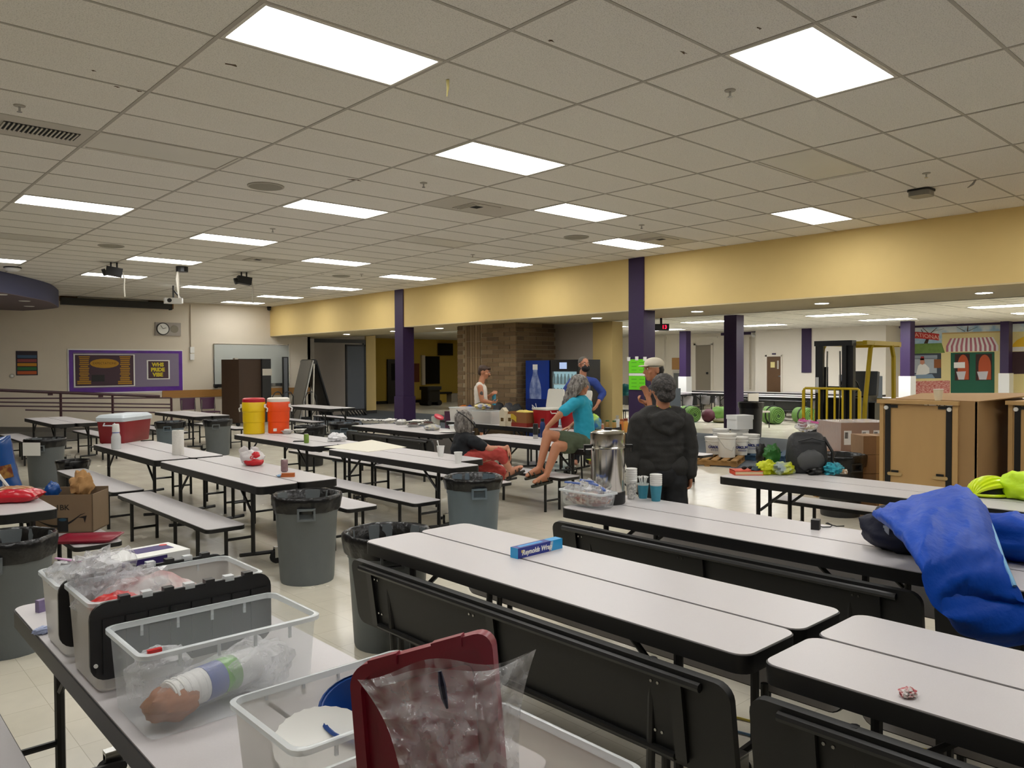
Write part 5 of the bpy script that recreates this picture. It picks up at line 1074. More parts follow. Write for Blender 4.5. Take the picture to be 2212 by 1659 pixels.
# ============================================================= big things on the floor
# ---- vending machines by the brick pier
m_vend = mat('vending_blue','12358c',.3,noise=.25,nscale=4)
t = thing('bottle_vending_machine','blue vending machine with a giant bottle printed on its front','vending machine',(12.25,12.98,0),0)
# front faces south-west corner: plane x = 12.25
yl = OX(1137,800,12.3).y; yr = OX(1187,800,12.3).y; t.location = (12.3,yl,0); wv = yl-yr
MB().box(.0,.7,-wv,0,.05,1.87).build('body', mat('vending_black','0f1016',.35), t); MB().box(-.02,0,-wv,0,.05,1.87).build('front_panel', m_vend, t)
bt = [(0,1.78),(.075,1.78),(.078,1.66),(.07,1.65),(.07,1.6),(.1,1.5),(.17,1.33),(.19,1.2),(.19,.98),(.175,.96),(.19,.94),(.19,.6),(.17,.5)]
cyb = -wv*.42
pol = [(cyb-r,z) for r,z in bt]+[(cyb+r,z) for r,z in reversed(bt[1:])]
MB().ring_loft([[(-.02,y,z) for y,z in pol],[(-.023,y,z) for y,z in pol]]).build('printed_bottle', mat('bottle_print','8f9dc4',.3,col2='55689f',nscale=5), t)
MB().box(-.025,-.023,cyb-.078,cyb+.078,1.66,1.78).build('printed_cap', m_white, t); MB().box(-.025,-.0235,-wv+.02,-.02,.62,1.0).build('printed_label', mat('label_deep','14286b',.3), t)
text('brand_lettering','N',.22,frameM((-.026,cyb+.02,.8),(0,-1,.3),(0,.3,1)),m_white,t)
t = thing('drinks_fridge','black drinks fridge with a lit glass door and rows of bottles','fridge',(12.3,yr-.03,0),0); yr2 = OX(1250,800,12.3).y; wv = yr-.03-yr2
MB().box(.05,.7,-wv,0,.03,1.88).build('cabinet', mat('vending_black','0f1016',.35), t)
MB().box(0,.05,-wv,-wv+.06,.1,1.88).box(0,.05,-.06,0,.1,1.88).box(0,.05,-wv+.06,-.06,1.62,1.88).box(0,.05,-wv+.06,-.06,.1,.35).build('door_frame', m_blk, t)
MB().box(.045,.05,-wv+.06,-.06,.35,1.62).build('lit_interior', mat('fridge_glow','9cc4cf',.4,emit=.55), t); MB().box(-.002,.002,-.4-.1,-.4+.12,1.68,1.82).build('sign', mat('fridge_sign','9fb2d8',.4,emit=.8), t)
for sh in range(4):
    z = .42+sh*.31; MB().box(.012,.045,-wv+.07,-.07,z-.015,z).build('shelf', m_grill, t)
    for q in range(7):
        y = -wv+.11+q*(wv-.2)/6; MB().lathe([(.03,0),(.033,.02),(.033,.13),(.014,.19),(.014,.22)],8,(.03,y,z),cap1=True).build('bottle', mat('fridge_bottle','6f8f98',.3), t, 50)
MB().box(-.006,-.002,-wv+.06,-.06,.35,1.62).build('glass', mat('door_glass','b9d2d8',.05,alpha=.15), t)
# ---- bags along the brick pier
for k,(px,py,r,c_,lab) in enumerate(((1002,862,(.16,.14,.2),'d9751a','orange rolled pack by the brick pier'),(1017,864,(.12,.14,.2),'1c3f9c','blue pack by the brick pier'),(1080,865,(.16,.2,.26),'17181b','black pack leaning on the brick pier'),(1100,866,(.14,.2,.26),'3a3a3d','charcoal pack leaning on the brick pier'),(1118,868,(.16,.2,.25),'111214','black duffel beside the vending machine'),(990,874,(.18,.16,.12),'3b1f33','plum coloured bag at the pier corner'))):
    p = OX(px,py,11.75); lump('camp_bag',(11.72,p.y,.44+r[2]*.85),(r[0],r[1]*.7,r[2]),mat('bag_'+c_,c_,.6),lab,'bag',.2,2.2,200+k)
t = thing('low_bench','black bench under the packs along the brick pier','bench',(11.72,14.0,0)); MB().box(-.2,.2,-1.6,1.5,.38,.43).build('seat', m_blk, t)
for y in (-1.4,1.3):
    for x in (-.15,.15): MB().cyl((x,y,.38),(x,y,0),.02).build('leg', m_blkmet, t)
# purple chairs beside the supplies table
p = G(962,897,.46); 
def pchair2(x,y,rz,lab):
    t = thing('stacking_chair',lab,'chair',(x,y,0),rz)
    MB().prism(rrect(-.22,.22,-.22,.2,.06),.43,.46).build('seat', m_purpl, t); MB().grid(lambda u,v:(-.22+.44*u,.2+.05*v-.03*sin(pi*u),.52+.34*v),6,4).build('backrest', m_purpl, t, 40)
    for a,b in ((-.19,-.18),(.19,-.18),(-.19,.2),(.19,.2)): MB().cyl((a,b,.44),(a,b,0),.013).build('leg', m_steel, t)
pchair2(9.7,12.2,2.2,'purple stacking chair at the end of the supplies table')
# ---- pallets with pails
m_wood = mat('pallet_wood','9a7442',.8,noise=.2,nscale=8); m_bwood = mat('pallet_blue','2b4a63',.7,noise=.2,nscale=8)
def pallet(x,y,rz,m,label):
    t = thing('pallet',label,'pallet',(x,y,0),rz)
    for q in range(6): MB().box(-.5,.5,-.45+q*.165,-.45+q*.165+.1,.1,.12).build('deck_board', m, t)
    for q in (-.46,0,.4): MB().box(q,q+.06,-.45,.48,.02,.1).build('stringer', m, t)
    for q in (-.45,0,.38): MB().box(-.5,.5,q,q+.09,0,.02).build('base_board', m, t)
p = G(1546,987,.12); pallet(p.x+.05,p.y+.05,.4,m_wood,'plain wooden pallet carrying the white pails')
q = G(1624,975,.12); pallet(q.x+.0,q.y-.2,.4,m_bwood,'dark blue wooden pallet beside the white pails')
m_pail = mat('pail_white','dcdad2',.35); m_ink = mat('pail_blue_ink','1d2a74',.5)
def pail(px,py,label,txt=None,h=.36,r=.15,sl=0,lid=True):
    p = G(px,py,.122); t = thing('pail',label,'pail',p,YAW-pi/2)
    MB().lathe([(r*.86,0),(r*.88,.01),(r*.97,h-.07),(r*1.03,h-.065),(r*1.03,h-.055),(r*.98,h-.05),(r*1.04,h-.02),(r*1.04,h)],28,cap1=True).build('body', m_pail, t, 35)
    if lid: MB().lathe([(r*1.06,h-.015),(r*1.07,h+.012),(r*.98,h+.016),(r*.95,h+.008)],28,cap1=True).build('lid', m_pail, t, 35)
    MB().tube([(-r*1.03,-.02,h-.06),(-r*.5,-r*.98,h-.14-.08*sl),(r*.3,-r*1.03,h-.2-.08*sl),(r*1.03,-.02,h-.06)],.004).build('bail', m_steel, t)
    if txt:
        for n_,ch_ in enumerate(txt):
            a = (n_-(len(txt)-1)/2)*.24-pi/2; rr = r*.955
            text('letter',ch_,.062,frameM((rr*cos(a),rr*sin(a),h*.45),(-sin(a),cos(a),0),(0.0,0,1)),m_ink,t,bold=.003)
        for dz in (.30,.24): 
            for n_ in range(6): a = (n_-2.5)*.22-pi/2; MB().obox((r*.94*cos(a),r*.94*sin(a),h*dz),(.024,.003,.006),Rz(a+pi/2)).build('small_print', m_ink, t)
pail(1543,980,'short white pail lettered in blue, with a yellow smear on its lid','CAROLINA',.30,.165)
pail(1570,987,'plain white pail with a wire handle, tallest of the row',None,.40,.16,1)
pail(1600,982,'white pail half hidden beside the tall plain pail','CAROLINA',.31,.13)
pail(1623,978,'white pail lettered in blue under the foam box edge','CAROLINA',.33,.145)
pail(1557,973,'white pail behind the tall plain pail',None,.40,.15)
pail(1598,968,'white pail carrying the foam box',None,.36,.16)
p = G(1598,968,.122); t = thing('foam_box','white foam box resting on a pail','foam box',(p.x,p.y,.122+.378),YAW-pi/2+.35); MB().prism(rrect(-.2,.2,-.16,.16,.03),0,.19).build('box', m_white, t, 40); MB().prism(rrect(-.21,.21,-.17,.17,.03),.19,.27).build('lid', m_white, t, 40)
# ---- forklift
A = AD(1905,800,16.6); B = AD(1806,800,14.9); fx = (B-A); fx.z = 0; fx.normalize()
t = thing('forklift','yellow forklift with black mast and yellow load guard','forklift',(B.x,B.y,0),atan2(fx.y,fx.x))
m_fy = mat('forklift_yellow','d2b312',.4,noise=.06,nscale=5); m_fb = mat('forklift_black','121213',.45)
for s in (-1,1):
    MB().box(-.02,.10,s*.30-.06,s*.30+.06,.08,2.15).build('mast_upright', m_fb, t); MB().box(.1,.18,s*.22-.04,s*.22+.04,.08,2.1).build('mast_channel', m_fb, t); MB().cyl((.04,s*.17,.1),(.04,s*.17,1.7),.035).build('lift_cylinder', m_fb, t)
    MB().box(.2,1.2,s*.25-.05,s*.25+.05,.03,.08).box(.2,.25,s*.25-.05,s*.25+.05,.03,.55).build('fork', m_fb, t)
    MB().tube([(.12,s*.12,2.0),(.12,s*.13,1.4),(.14,s*.12,.7)],.016).build('chain', m_steel, t)
MB().box(-.04,.16,-.36,.36,2.10,2.20).box(0,.1,-.3,.3,.5,.62).box(0,.1,-.3,.3,1.25,1.33).build('mast_crosshead', m_fb, t)
MB().box(.16,.22,-.5,.5,.12,.5).build('carriage', m_fb, t)
zt,zb = 1.29,.52
for q in range(8): y = -.52+q*(1.04/7); MB().box(.22,.25,y-.016,y+.016,zb,zt).build('guard_bar', m_fy, t)
MB().tube([(.235,-.54,.1),(.235,-.54,zt-.05),(.235,-.5,zt),(.235,.5,zt),(.235,.54,zt-.05),(.235,.54,.1)],.024,8).build('guard_frame', m_fy, t, 40); MB().box(.22,.25,-.54,.54,zb-.02,zb+.02).build('guard_rail', m_fy, t)
# body
MB().box(-2.2,-.15,-.5,.5,.3,.62).build('chassis', m_fy, t); MB().add([(-2.3,-.52,.25),(-1.7,-.52,.25),(-1.7,.52,.25),(-2.3,.52,.25),(-2.35,-.5,1.0),(-1.6,-.5,1.05),(-1.6,.5,1.05),(-2.35,.5,1.0)],[(3,2,1,0),(4,5,6,7),(0,1,5,4),(1,2,6,5),(2,3,7,6),(3,0,4,7)]).build('counterweight', m_fy, t)
MB().box(-1.65,-.75,-.45,.45,.62,1.0).build('hood', m_fb, t); MB().prism(rrect(-1.45,-.9,-.26,.26,.06),1.0,1.12).build('seat', m_fb, t); MB().obox((-1.5,0,1.35),(.12,.48,.5),Matrix.Rotation(-.15,3,'Y')).build('seat_back', mat('seat_grey','4a4e52',.6), t)
MB().box(-.55,-.2,-.4,.4,.62,1.1).build('dash', m_fb, t); MB().cyl((-.5,.0,1.1),(-.62,0,1.3),.025).build('steering_column', m_fb, t); MB().tube([(-.66+.17*cos(a)*.35,.17*sin(a),1.32+.17*cos(a)*.94) for a in [2*pi*w/16 for w in range(17)]],.014).build('steering_wheel', m_fb, t, 40)
for s in (-1,1):
    MB().tube([(-.18,s*.46,.6),(-.22,s*.46,1.0),(-.48,s*.46,2.05),(-.6,s*.46,2.16)],.045,6).build('front_pillar', m_fy, t); MB().tube([(-1.75,s*.46,.95),(-1.72,s*.46,1.9),(-1.6,s*.46,2.14)],.045,6).build('rear_pillar', m_fy, t)
    MB().box(-2.0,-.2,s*.46-.04,s*.46+.04,2.12,2.2).build('roof_rail', m_fy, t)
    for x,r_ in ((-.2,.24),(-1.75,.2)): MB().cyl((x,s*.40,r_),(x,s*.58,r_),r_,n=20).build('wheel', m_rub, t, 40)
for q in range(6): MB().box(-1.9+q*.3,-1.85+q*.3,-.44,.44,2.15,2.19).build('roof_bar', m_fy, t)
MB().box(-2.05,-1.95,-.5,.5,2.1,2.2).build('roof_end', m_fy, t)
MB().box(.105,.108,-.35,-.26,1.2,1.5).build('warning_label', m_paper, t); MB().ell((.0,.2,1.35),(.03,.1,.04),10,6).build('mirror', m_white, t, 40)
# ---- wrapped boxes on a pallet and loose cartons
m_wrapc = mat('wrapped_card','9a7660',.25,noise=.12,nscale=6,coat=.5)
p = AD(1858,912,9.9); rz = YAW-pi/2+.12
t = thing('wrapped_carton','shrink-wrapped brown carton with white labels, upper of its stack','carton',(p.x+.25,p.y+.2,.64),rz); MB().box(-.34,.4,-.3,.3,0,.36).build('carton', m_wrapc, t)
for x in (-.3,-.06,.1): 
    l = MB().box(x,x+.1,-.304,-.3,.08,.26).build('label', m_paper, t)
    for k in range(5): MB().box(x+.01+k*.009,x+.015+k*.009,-.306,-.304,.16,.24).build('barcode_bar', m_blk, l)
MB().box(-.345,.405,-.305,.305,.002,.365).build('film', m_film, t)
t = thing('wrapped_carton','shrink-wrapped brown carton beneath the labelled one','carton',(p.x+.25,p.y+.2,.14),rz); MB().box(-.4,.45,-.32,.32,0,.5).build('carton', m_wrapc, t); MB().box(-.403,.453,-.323,.323,.1,.14).build('strap', m_clear_rim, t)
pallet(p.x+.28,p.y+.22,rz,m_wood,'pallet under the shrink-wrapped cartons')
for k,(zz,w,lab) in enumerate(((0,.19,'brown carton at the bottom of the loose stack'),(.24,.19,'brown carton second in the loose stack'),(.48,.17,'brown carton third in the loose stack'),(.70,.17,'open-topped brown carton on top of the loose stack'))):
    q = AD(1882,1000,9.15); t = thing('carton',lab,'carton',(q.x,q.y,zz),rz-.1); MB().box(-w,w,-.16,.16,0,.235 if k < 2 else .215).build('box', m_card, t); MB().box(-.02,.02,-.162,.162,.0,.236 if k < 2 else .216).build('tape', mat('tape_tan','b39264',.4), t)
# ---- wooden cabinets in cartons
m_ply = mat('birch_ply','bf9a64',.5,noise=.12,nscale=5,stretch=(1,1,.25)); m_cb = mat('carton_big','a07e53',.8,noise=.05,nscale=5)
def crate(a,b,h,label,deep=1.15):
    a = Vector((a.x,a.y,0)); b = Vector((b.x,b.y,0)); w = (b-a).length; rz = atan2(b.y-a.y,b.x-a.x)
    t = thing('wood_cabinet',label,'cabinet',a,rz)
    MB().box(0,w,0,.02,.06,h-.05).build('front_panel', m_ply, t); MB().box(-.02,.02,-.02,deep,.0,h).build('side_panel', m_ply, t); MB().box(w-.02,w+.03,-.02,deep,0,h).build('side_panel', m_ply, t); MB().box(-.04,w+.04,-.05,deep,h-.04,h).build('top_board', m_ply, t)
    for x in (.035,w-.085): MB().box(x,x+.055,-.012,0,.0,h-.05).build('edge_strip', m_blk, t); 
    for x in (.035,w-.16): MB().box(x,x+.13,-.014,-.01,h-.085,h-.055).build('bracket', m_blk, t)
    for x in (.05,w-.05): MB().cyl((x,-.03,h-.085),(x,-.012,h-.085),.022,n=14).build('bolt', m_white, t)
    for x in (w*.19,w*.81):
        hd = MB().prism(rrect(x-.075,x+.075,-.018,.018,.015),0,.016); hd.xf(frameM((0,0,.56),(1,0,0),(0,0,1))); hd.build('pull', mat('pull_tan','b79a68',.4), t, 40); MB().box(x-.035,x+.035,-.019,-.002,.578,.600).build('pull_recess', m_blk, t)
    MB().box(w+.03,w+.20,.0,.03,0,h).build('carton_edge', m_cb, t); MB().box(w+.18,w+.21,.0,1.5,0,h).build('carton_side', m_cb, t)
    MB().add([(.1,.1,h),(w+.21,.0,h),(w+.5,1.5,h+.05),(-.1,1.4,h+.02),(.1,.1,h+.008),(w+.21,.0,h+.008),(w+.5,1.5,h+.06),(-.1,1.4,h+.03)],[(3,2,1,0),(4,5,6,7),(0,1,5,4),(1,2,6,5),(2,3,7,6),(3,0,4,7)]).build('carton_flap', m_cb, t)
    return t
ca = OX(1906,862,8.7); cb_ = OX(2064,866,8.7)
crate(ca,cb_,1.36,'birch wood cabinet with two pulls, standing in an opened carton with a cup on top')
ca2 = OX(2184,868,9.2); cb2 = OX(2350,872,9.2); crate(ca2,cb2,1.36,'second birch wood cabinet cut off by the picture edge, beside the lime jacket')
p = OX(2027,862,8.76); t = thing('paper_cup','cream paper cup standing on the wooden cabinet','cup',(p.x,p.y,1.363)); cup(MB(),0,.115,.033,.048).build('cup', mat('cup_cream','e2d6ba',.5), t, 40); MB().lathe([(.049,.112),(.052,.116),(.049,.119)],20,cap0=False).build('cup_rim', m_white, t, 40)
# ---- green rolled mats
m_mat = mat('mat_green','5c8238',.7,noise=.2,nscale=10)
def roll(px,py,label,m,r=.24,rz=0,L=.55):
    p = G(px,py,0); t = thing('rolled_mat',label,'mat',(p.x,p.y,0),YAW-pi/2+rz); sp = []
    for q in range(60):
        a = q/59*2*pi*3.6; rr = .05+(r-.07)*q/59; sp.append((rr*cos(a),rr*sin(a)))
    MB().cyl((-.0,0,r),(.0,L,r),r*.98,n=26).build('roll', m, t, 40)
    MB().tube([(x,-.015,r+z) for x,z in sp],.022,5).build('spiral_end', m, t, 50); MB().cyl((0,-.012,r),(0,-.002,r),r*.94,n=26).build('end_face', mat('mat_green_dark','2f4a1c',.8), t); MB().tube([((r+.01)*cos(a),L*.45,r+(r+.01)*sin(a)) for a in [2*pi*w/18 for w in range(19)]],.02,4).build('strap', m_blk, t)
roll(1500,913,'green rolled mat beside the maroon ball bag',m_mat,.25,.35); roll(1680,917,'green rolled mat lying alone by the far tables',m_mat,.26,.35,.5); roll(1750,916,'green rolled mat behind the forklift guard',m_mat,.24,.3)
p = G(1486,905,0); lump('cyan_sack',(p.x,p.y,.2),(.2,.3,.2),mat('sack_cyan','2f9fc0',.6),'cyan sack behind the green rolled mat','sack',.15,2,250,None,.001)
p = G(1530,912,0); lump('maroon_sack',(p.x,p.y,.2),(.2,.2,.2),mat('sack_maroon','4d1526',.6),'round maroon stuff sack beside the green mat','sack',.1,2,251,None,.001)
p = G(1557,905,0); lump('green_bundle',(p.x,p.y,.2),(.3,.25,.2),m_mat,'loose green bundle half behind the purple column','bundle',.3,2,252,None,.001); p = G(1560,913,0); lump('olive_pad',(p.x,p.y,.06),(.3,.28,.07),mat('pad_olive','4f4a22',.7),'flat olive pad on the floor by the purple column','pad',.1,2,253,None,.001)
# ---- grey upright boards and chairs among the far tables
for k,(px,w,D,z1,lab) in enumerate(((1455,30,26,.98,'dark grey upright board beside the hooded person'),(1836,46,25.2,1.42,'blue-grey upright board behind the forklift mast'),(1890,30,21.8,1.42,'blue-grey upright board behind the forklift cab'))):
    p = AD(px,850,D); ww = w*D/1678/2; t = thing('upright_board',lab,'board',(p.x,p.y,0),YAW-pi/2); MB().box(-ww,ww,-.03,.03,.1,z1).build('board', mat('board_slate','42474c',.6), t); MB().box(-ww,ww,-.2,.2,0,.1).build('foot', m_blk, t)
def far_chair(px,D,lab,m):
    p = AD(px,850,D); t = thing('folding_chair',lab,'chair',(p.x,p.y,0),YAW-pi/2+.6)
    MB().prism(rrect(-.22,.22,-.22,.2,.06),.43,.47).build('seat', m, t); MB().box(-.22,.22,.19,.22,.6,.95).build('backrest', m, t)
    for x in (-.2,.2):
        for y in (-.18,.18): MB().cyl((x,y,.43),(x,y,0),.014).build('leg', m_blkmet, t)
far_chair(1349,22.5,'dark chair with a teal jacket behind the yellow pilaster',m_bench_under)
p = AD(1351,832,22.3); lump('teal_jacket',(p.x,p.y,1.05),(.22,.2,.16),mat('jacket_teal','1f7a80',.7),'teal jacket hung over the chair by the yellow pilaster','jacket',.25,2.2,260)
far_chair(1640,21.6,'grey chair with a paper notice among the far tables',m_grill)
# ---- camp chair at the table end
p = G(1252,1010,.44); t = thing('camp_chair','lime and black folding camp chair beside the long-haired woman','chair',(8.05,6.85,0),-.5)
MB().grid(lambda u,v:(-.26+.52*u,-.24+.48*v,.46-.06*sin(pi*u)*sin(pi*v)),8,8).build('seat', mat('camp_lime','a8c02a',.6), t, 50); MB().grid(lambda u,v:(-.28+.56*u,.24+.1*v,.46+.42*v-.02*sin(pi*u)),8,6).build('backrest', m_blk, t, 50)
for s in (-1,1):
    MB().cyl((s*.3,-.26,.03),(-s*.3,-.26,.48),.012).build('cross_leg', m_blkmet, t); MB().cyl((s*.3,.26,.03),(s*.3,.36,.92),.012).build('leg', m_blkmet, t); MB().cyl((s*.3,-.26,.03),(s*.3,-.28,.66),.012).build('leg', m_blkmet, t); MB().box(s*.3-.03,s*.3+.03,-.3,.3,.65,.68).build('armrest', m_blk, t)
# ---- cables on the floor under the nearer tables
o = MB().tube([(2.9,2.9,.008),(3.3,2.3,.008),(3.45,1.7,.008),(3.7,1.3,.008),(3.65,.7,.008)],.006,6).build('extension_cord', mat('cord_yellow','b3a23c',.5), None, 40); tag(o,'thin yellow cord on the floor between the folded tables','cord')
o = MB().tube([(2.85,2.7,.008),(3.2,2.1,.008),(3.38,1.4,.008),(3.5,1.0,.008)],.006,6).build('extension_cord', mat('cord_blue','5f7f9c',.5), None, 40); tag(o,'thin blue cord on the floor between the folded tables','cord')
# ============================================================= people (one fused body mesh each, clothes and hair as children)
def caps(mb, p0, p1, r0, r1=None, n=12):
    r1 = r0 if r1 is None else r1; p0 = Vector(p0); p1 = Vector(p1)
    mb.cyl(p0, p1, r0, r1, n); mb.ell(p0, (r0,r0,r0), n, 8); mb.ell(p1, (r1,r1,r1), n, 8); return mb
def chain(mb, pts, rs, n=12):
    for a in range(len(pts)-1): caps(mb, pts[a], pts[a+1], rs[a], rs[a+1], n)
    return mb
def fuse(mb, voxel=.009, it=4, wr=0, wsc=9, seed=0):
    me = bpy.data.meshes.new('tmp'); me.from_pydata(mb.v, [], mb.f); o = bpy.data.objects.new('tmp', me); COL.objects.link(o)
    r = o.modifiers.new('r','REMESH'); r.mode = 'VOXEL'; r.voxel_size = voxel
    s = o.modifiers.new('s','SMOOTH'); s.factor = .5; s.iterations = it
    dg = bpy.context.evaluated_depsgraph_get(); out = bpy.data.meshes.new_from_object(o.evaluated_get(dg))
    bpy.data.objects.remove(o); bpy.data.meshes.remove(me)
    if wr:
        nrm = [v.normal.copy() for v in out.vertices]
        for v, n_ in zip(out.vertices, nrm):
            c = v.co; v.co = c+n_*wr*(mnoise.noise(Vector((c.x*wsc,c.y*wsc,c.z*wsc*1.6+seed)))+.6*mnoise.noise(Vector((c.x*wsc*2.3+seed,c.y*wsc*2.3,c.z*wsc*2.8))))
    out.polygons.foreach_set('use_smooth', [True]*len(out.polygons)); out.update(); return out
def fobj(name, mb, m, parent=None, **kw):
    me = fuse(mb, **kw); me.materials.clear(); me.materials.append(m); me.name = name; return mk(name, me, parent)
def head_parts(mb, c, face, s=1.0, tilt=0):
    """skull, jaw, nose, ears; face = direction the face looks (horizontal)"""
    c = Vector(c); f = Vector(face).normalized(); sd = Vector((0,0,1)).cross(f).normalized(); up = (Vector((0,0,1))*cos(tilt)+f*sin(tilt)).normalized(); f2 = sd.cross(up)*1.0
    if f2.dot(f) < 0: f2 = -f2
    R = Matrix((( sd.x,f2.x,up.x),( sd.y,f2.y,up.y),( sd.z,f2.z,up.z)))
    P = lambda a,b,d: c+R@Vector((a,b,d))*s
    mb.ell(P(0,-.012,.025),(.074*s,.093*s,.095*s),18,12,R); mb.ell(P(0,.025,-.035),(.058*s,.068*s,.072*s),16,10,R); mb.ell(P(0,.045,-.088),(.034*s,.036*s,.026*s),12,8,R)
    caps(mb,P(0,.088,.012),P(0,.108,-.026),.010*s,.015*s,10); mb.ell(P(0,.082,.034),(.05*s,.014*s,.012*s),12,8,R); mb.ell(P(0,.088,-.062),(.022*s,.012*s,.009*s),10,7,R)
    for q in (-1,1):
        mb.ell(P(q*.078,-.012,-.006),(.010*s,.022*s,.032*s),10,8,R); mb.ell(P(q*.04,.06,-.02),(.025*s,.025*s,.025*s),10,8,R)
    return P, R
def face_parts(par, P, R, s=1.0, mouth='9c5a4c', hair='3a2c22'):
    for q in (-1,1):
        MB().ell(P(q*.032,.086,.016),(.013*s,.008*s,.008*s),10,7,R).build('eye', mat('eye_white','e9e4dc',.3), par, 60); MB().ell(P(q*.032,.0935,.016),(.006*s,.003*s,.006*s),8,6,R).build('iris', m_blk, par, 60)
        MB().ell(P(q*.034,.093,.040),(.022*s,.006*s,.005*s),8,6,R).build('eyebrow', mat('brow_'+hair,hair,.8), par, 60)
    MB().ell(P(0,.1,-.062),(.022*s,.004*s,.004*s),10,6,R).build('lips', mat('lips_'+mouth,mouth,.5), par, 60)
def hand(mb, w, d, palm, thumb, curl=.4, s=1.0):
    """wrist w, finger direction d, palm normal, thumb-side direction"""
    w = Vector(w); d = Vector(d).normalized(); pn = Vector(palm); pn = (pn-d*pn.dot(d)).normalized(); sd = pn.cross(d).normalized()
    if sd.dot(Vector(thumb)) < 0: sd = -sd
    R = Matrix(((d.x,sd.x,pn.x),(d.y,sd.y,pn.y),(d.z,sd.z,pn.z)))
    mb.ell(w+d*.048*s,(.055*s,.042*s,.017*s),14,9,R); caps(mb,w-d*.02,w+d*.02,.025*s,.024*s)
    for k,(off,l) in enumerate(((.032,.068),(.010,.078),(-.012,.073),(-.033,.056))):
        b = w+d*.088*s+sd*off*s; dd = (d+sd*off*3).normalized(); a1 = curl*(1+.12*k)
        p1 = b+(dd*cos(a1*.6)+pn*sin(a1*.6))*l*.45*s; p2 = p1+(dd*cos(a1*1.5)+pn*sin(a1*1.5))*l*.32*s; p3 = p2+(dd*cos(a1*2.2)+pn*sin(a1*2.2))*l*.26*s
        chain(mb,[w+d*.06*s+sd*off*.8*s,b,p1,p2,p3],[.011*s,.0105*s,.009*s,.0082*s,.007*s],8)
    t0 = w+d*.02*s+sd*.032*s; t1 = t0+(d*.6+sd*.75+pn*.25).normalized()*.045*s; t2 = t1+(d*.85+sd*.3+pn*.4).normalized()*.032*s
    chain(mb,[w+d*.015*s,t0,t1,t2],[.017*s,.014*s,.011*s,.009*s],8)
def sandal(par, heel, toe, m):
    h = Vector(heel); t = Vector(toe); d = (t-h).normalized(); sd = d.cross(Vector((0,0,1))).normalized(); up = sd.cross(d); L_ = (t-h).length
    R = frameM(h,d,up.cross(d)); so = MB().prism(rrect(-.03,L_+.03,-.045,.045,.04,5),-.022,0); so.xf(R); so.build('sandal_sole', m, par, 40)
    for x in (.02,L_*.55,L_*.8): MB().tube([R@Vector((x,-.046,-.005)),R@Vector((x+.01,-.03,.04)),R@Vector((x+.01,0,.058)),R@Vector((x+.01,.03,.04)),R@Vector((x,.046,-.005))],.008,6).build('sandal_strap', m, par, 40)
def foot(mb, ankle, toe, s=1.0):
    a = Vector(ankle); t = Vector(toe); d = (t-a); dh = d.normalized(); heel = a-dh*.045+Vector((0,0,-.05)) if abs(d.z) < .12 else a-dh*.05
    chain(mb,[a,heel],[.034*s,.03*s]); chain(mb,[a,a+d*.5,t],[.036*s,.036*s,.026*s]); chain(mb,[heel,t],[.03*s,.028*s])
    sd = dh.cross(Vector((0,0,1))).normalized()
    for k in range(5): caps(mb,t+sd*(k-2)*.016,t+sd*(k-2)*.017+dh*(.03-.004*abs(k-1)),.011,.009,8)
RZP = YAW-pi/2
def person(label, loc):
    return lambda mb, m, voxel=.0085, it=3: _p(label, loc, mb, m, voxel, it)
def _p(label, loc, mb, m, voxel, it):
    o = fobj('person', mb, m, None, voxel=voxel, it=it); o.location = loc; o.rotation_euler = (0,0,RZP); return tag(o, label, 'person')
m_skinA = mat('skin_fair','c2876a',.55,noise=.06,nscale=20); m_skinB = mat('skin_tan','b87d5d',.55,noise=.06,nscale=20)
m_grayhair = mat('hair_grey','85807a',.6,col2='4d4844',nscale=38,stretch=(1,1,.25),bump=.6,bscale=60)
def X(px, ref, k): return (px-ref)*k
# ---- A: seated woman in black, grey bob
loc = OX(1018,985,5.80); D = (Vector((loc.x,loc.y,loc.z-CAMZ))).dot(_f); k = D/FPX; loc = Vector((loc.x,loc.y,0))
def Z(y, k=k): return CAMZ-(y-791)*k
a = lambda px,py,d=0: Vector(((px-1018)*k, d, CAMZ-(py-791)*k))
b = MB(); sh = a(1030,951,-.13)
P,R = head_parts(b,a(1006,909),(.75,.66,0),1.0)
chain(b,[a(1004,925,.0),a(1004,942,.0)],[.055,.06]); chain(b,[a(1004,950,0),a(1000,972,0),a(1004,990,0)],[.12,.125,.13])
chain(b,[sh,a(1058,966,-.16),a(1096,966,-.12)],[.05,.04,.027]); hand(b,a(1097,966,-.12),(.35,0,-.94),(-.9,0,-.35),(0,-1,.1),.35)
chain(b,[a(1008,950,.15),a(1030,975,.2),a(1055,975,.14)],[.05,.04,.027]); hand(b,a(1056,975,.14),(1,-.3,-.1),(0,0,-1),(0,-1,0),.5)
hipn = a(1012,990,-.09); kn = a(1081,975,-.12); an = a(1103,1014,-.14)
chain(b,[hipn,kn,an],[.085,.06,.035]); foot(b,an,a(1124,1006,-.14))
hipf = a(1012,990,.1); knf = Vector((.33,.12,.47)); anf = Vector((.12,.14,.085)); chain(b,[hipf,knf,anf],[.085,.06,.036]); foot(b,anf,Vector((.25,.12,.045)))
pa = person('seated woman with grey bob, black shirt and red trousers',loc)(b,m_skinA)
c_ = MB(); chain(c_,[a(1003,945,0),a(1000,972,0),a(1003,993,0)],[.125,.15,.165]); chain(c_,[a(1006,946,-.08),a(1006,946,.1)],[.085,.085]); chain(c_,[sh+Vector((-.03,0,0)),a(1043,960,-.15)],[.075,.068]); chain(c_,[a(1008,950,.15),a(1020,962,.18)],[.075,.068])
fobj('shirt',c_,mat('black_cotton','10141a',.8),pa,voxel=.012,it=5,wr=.008,wsc=10)
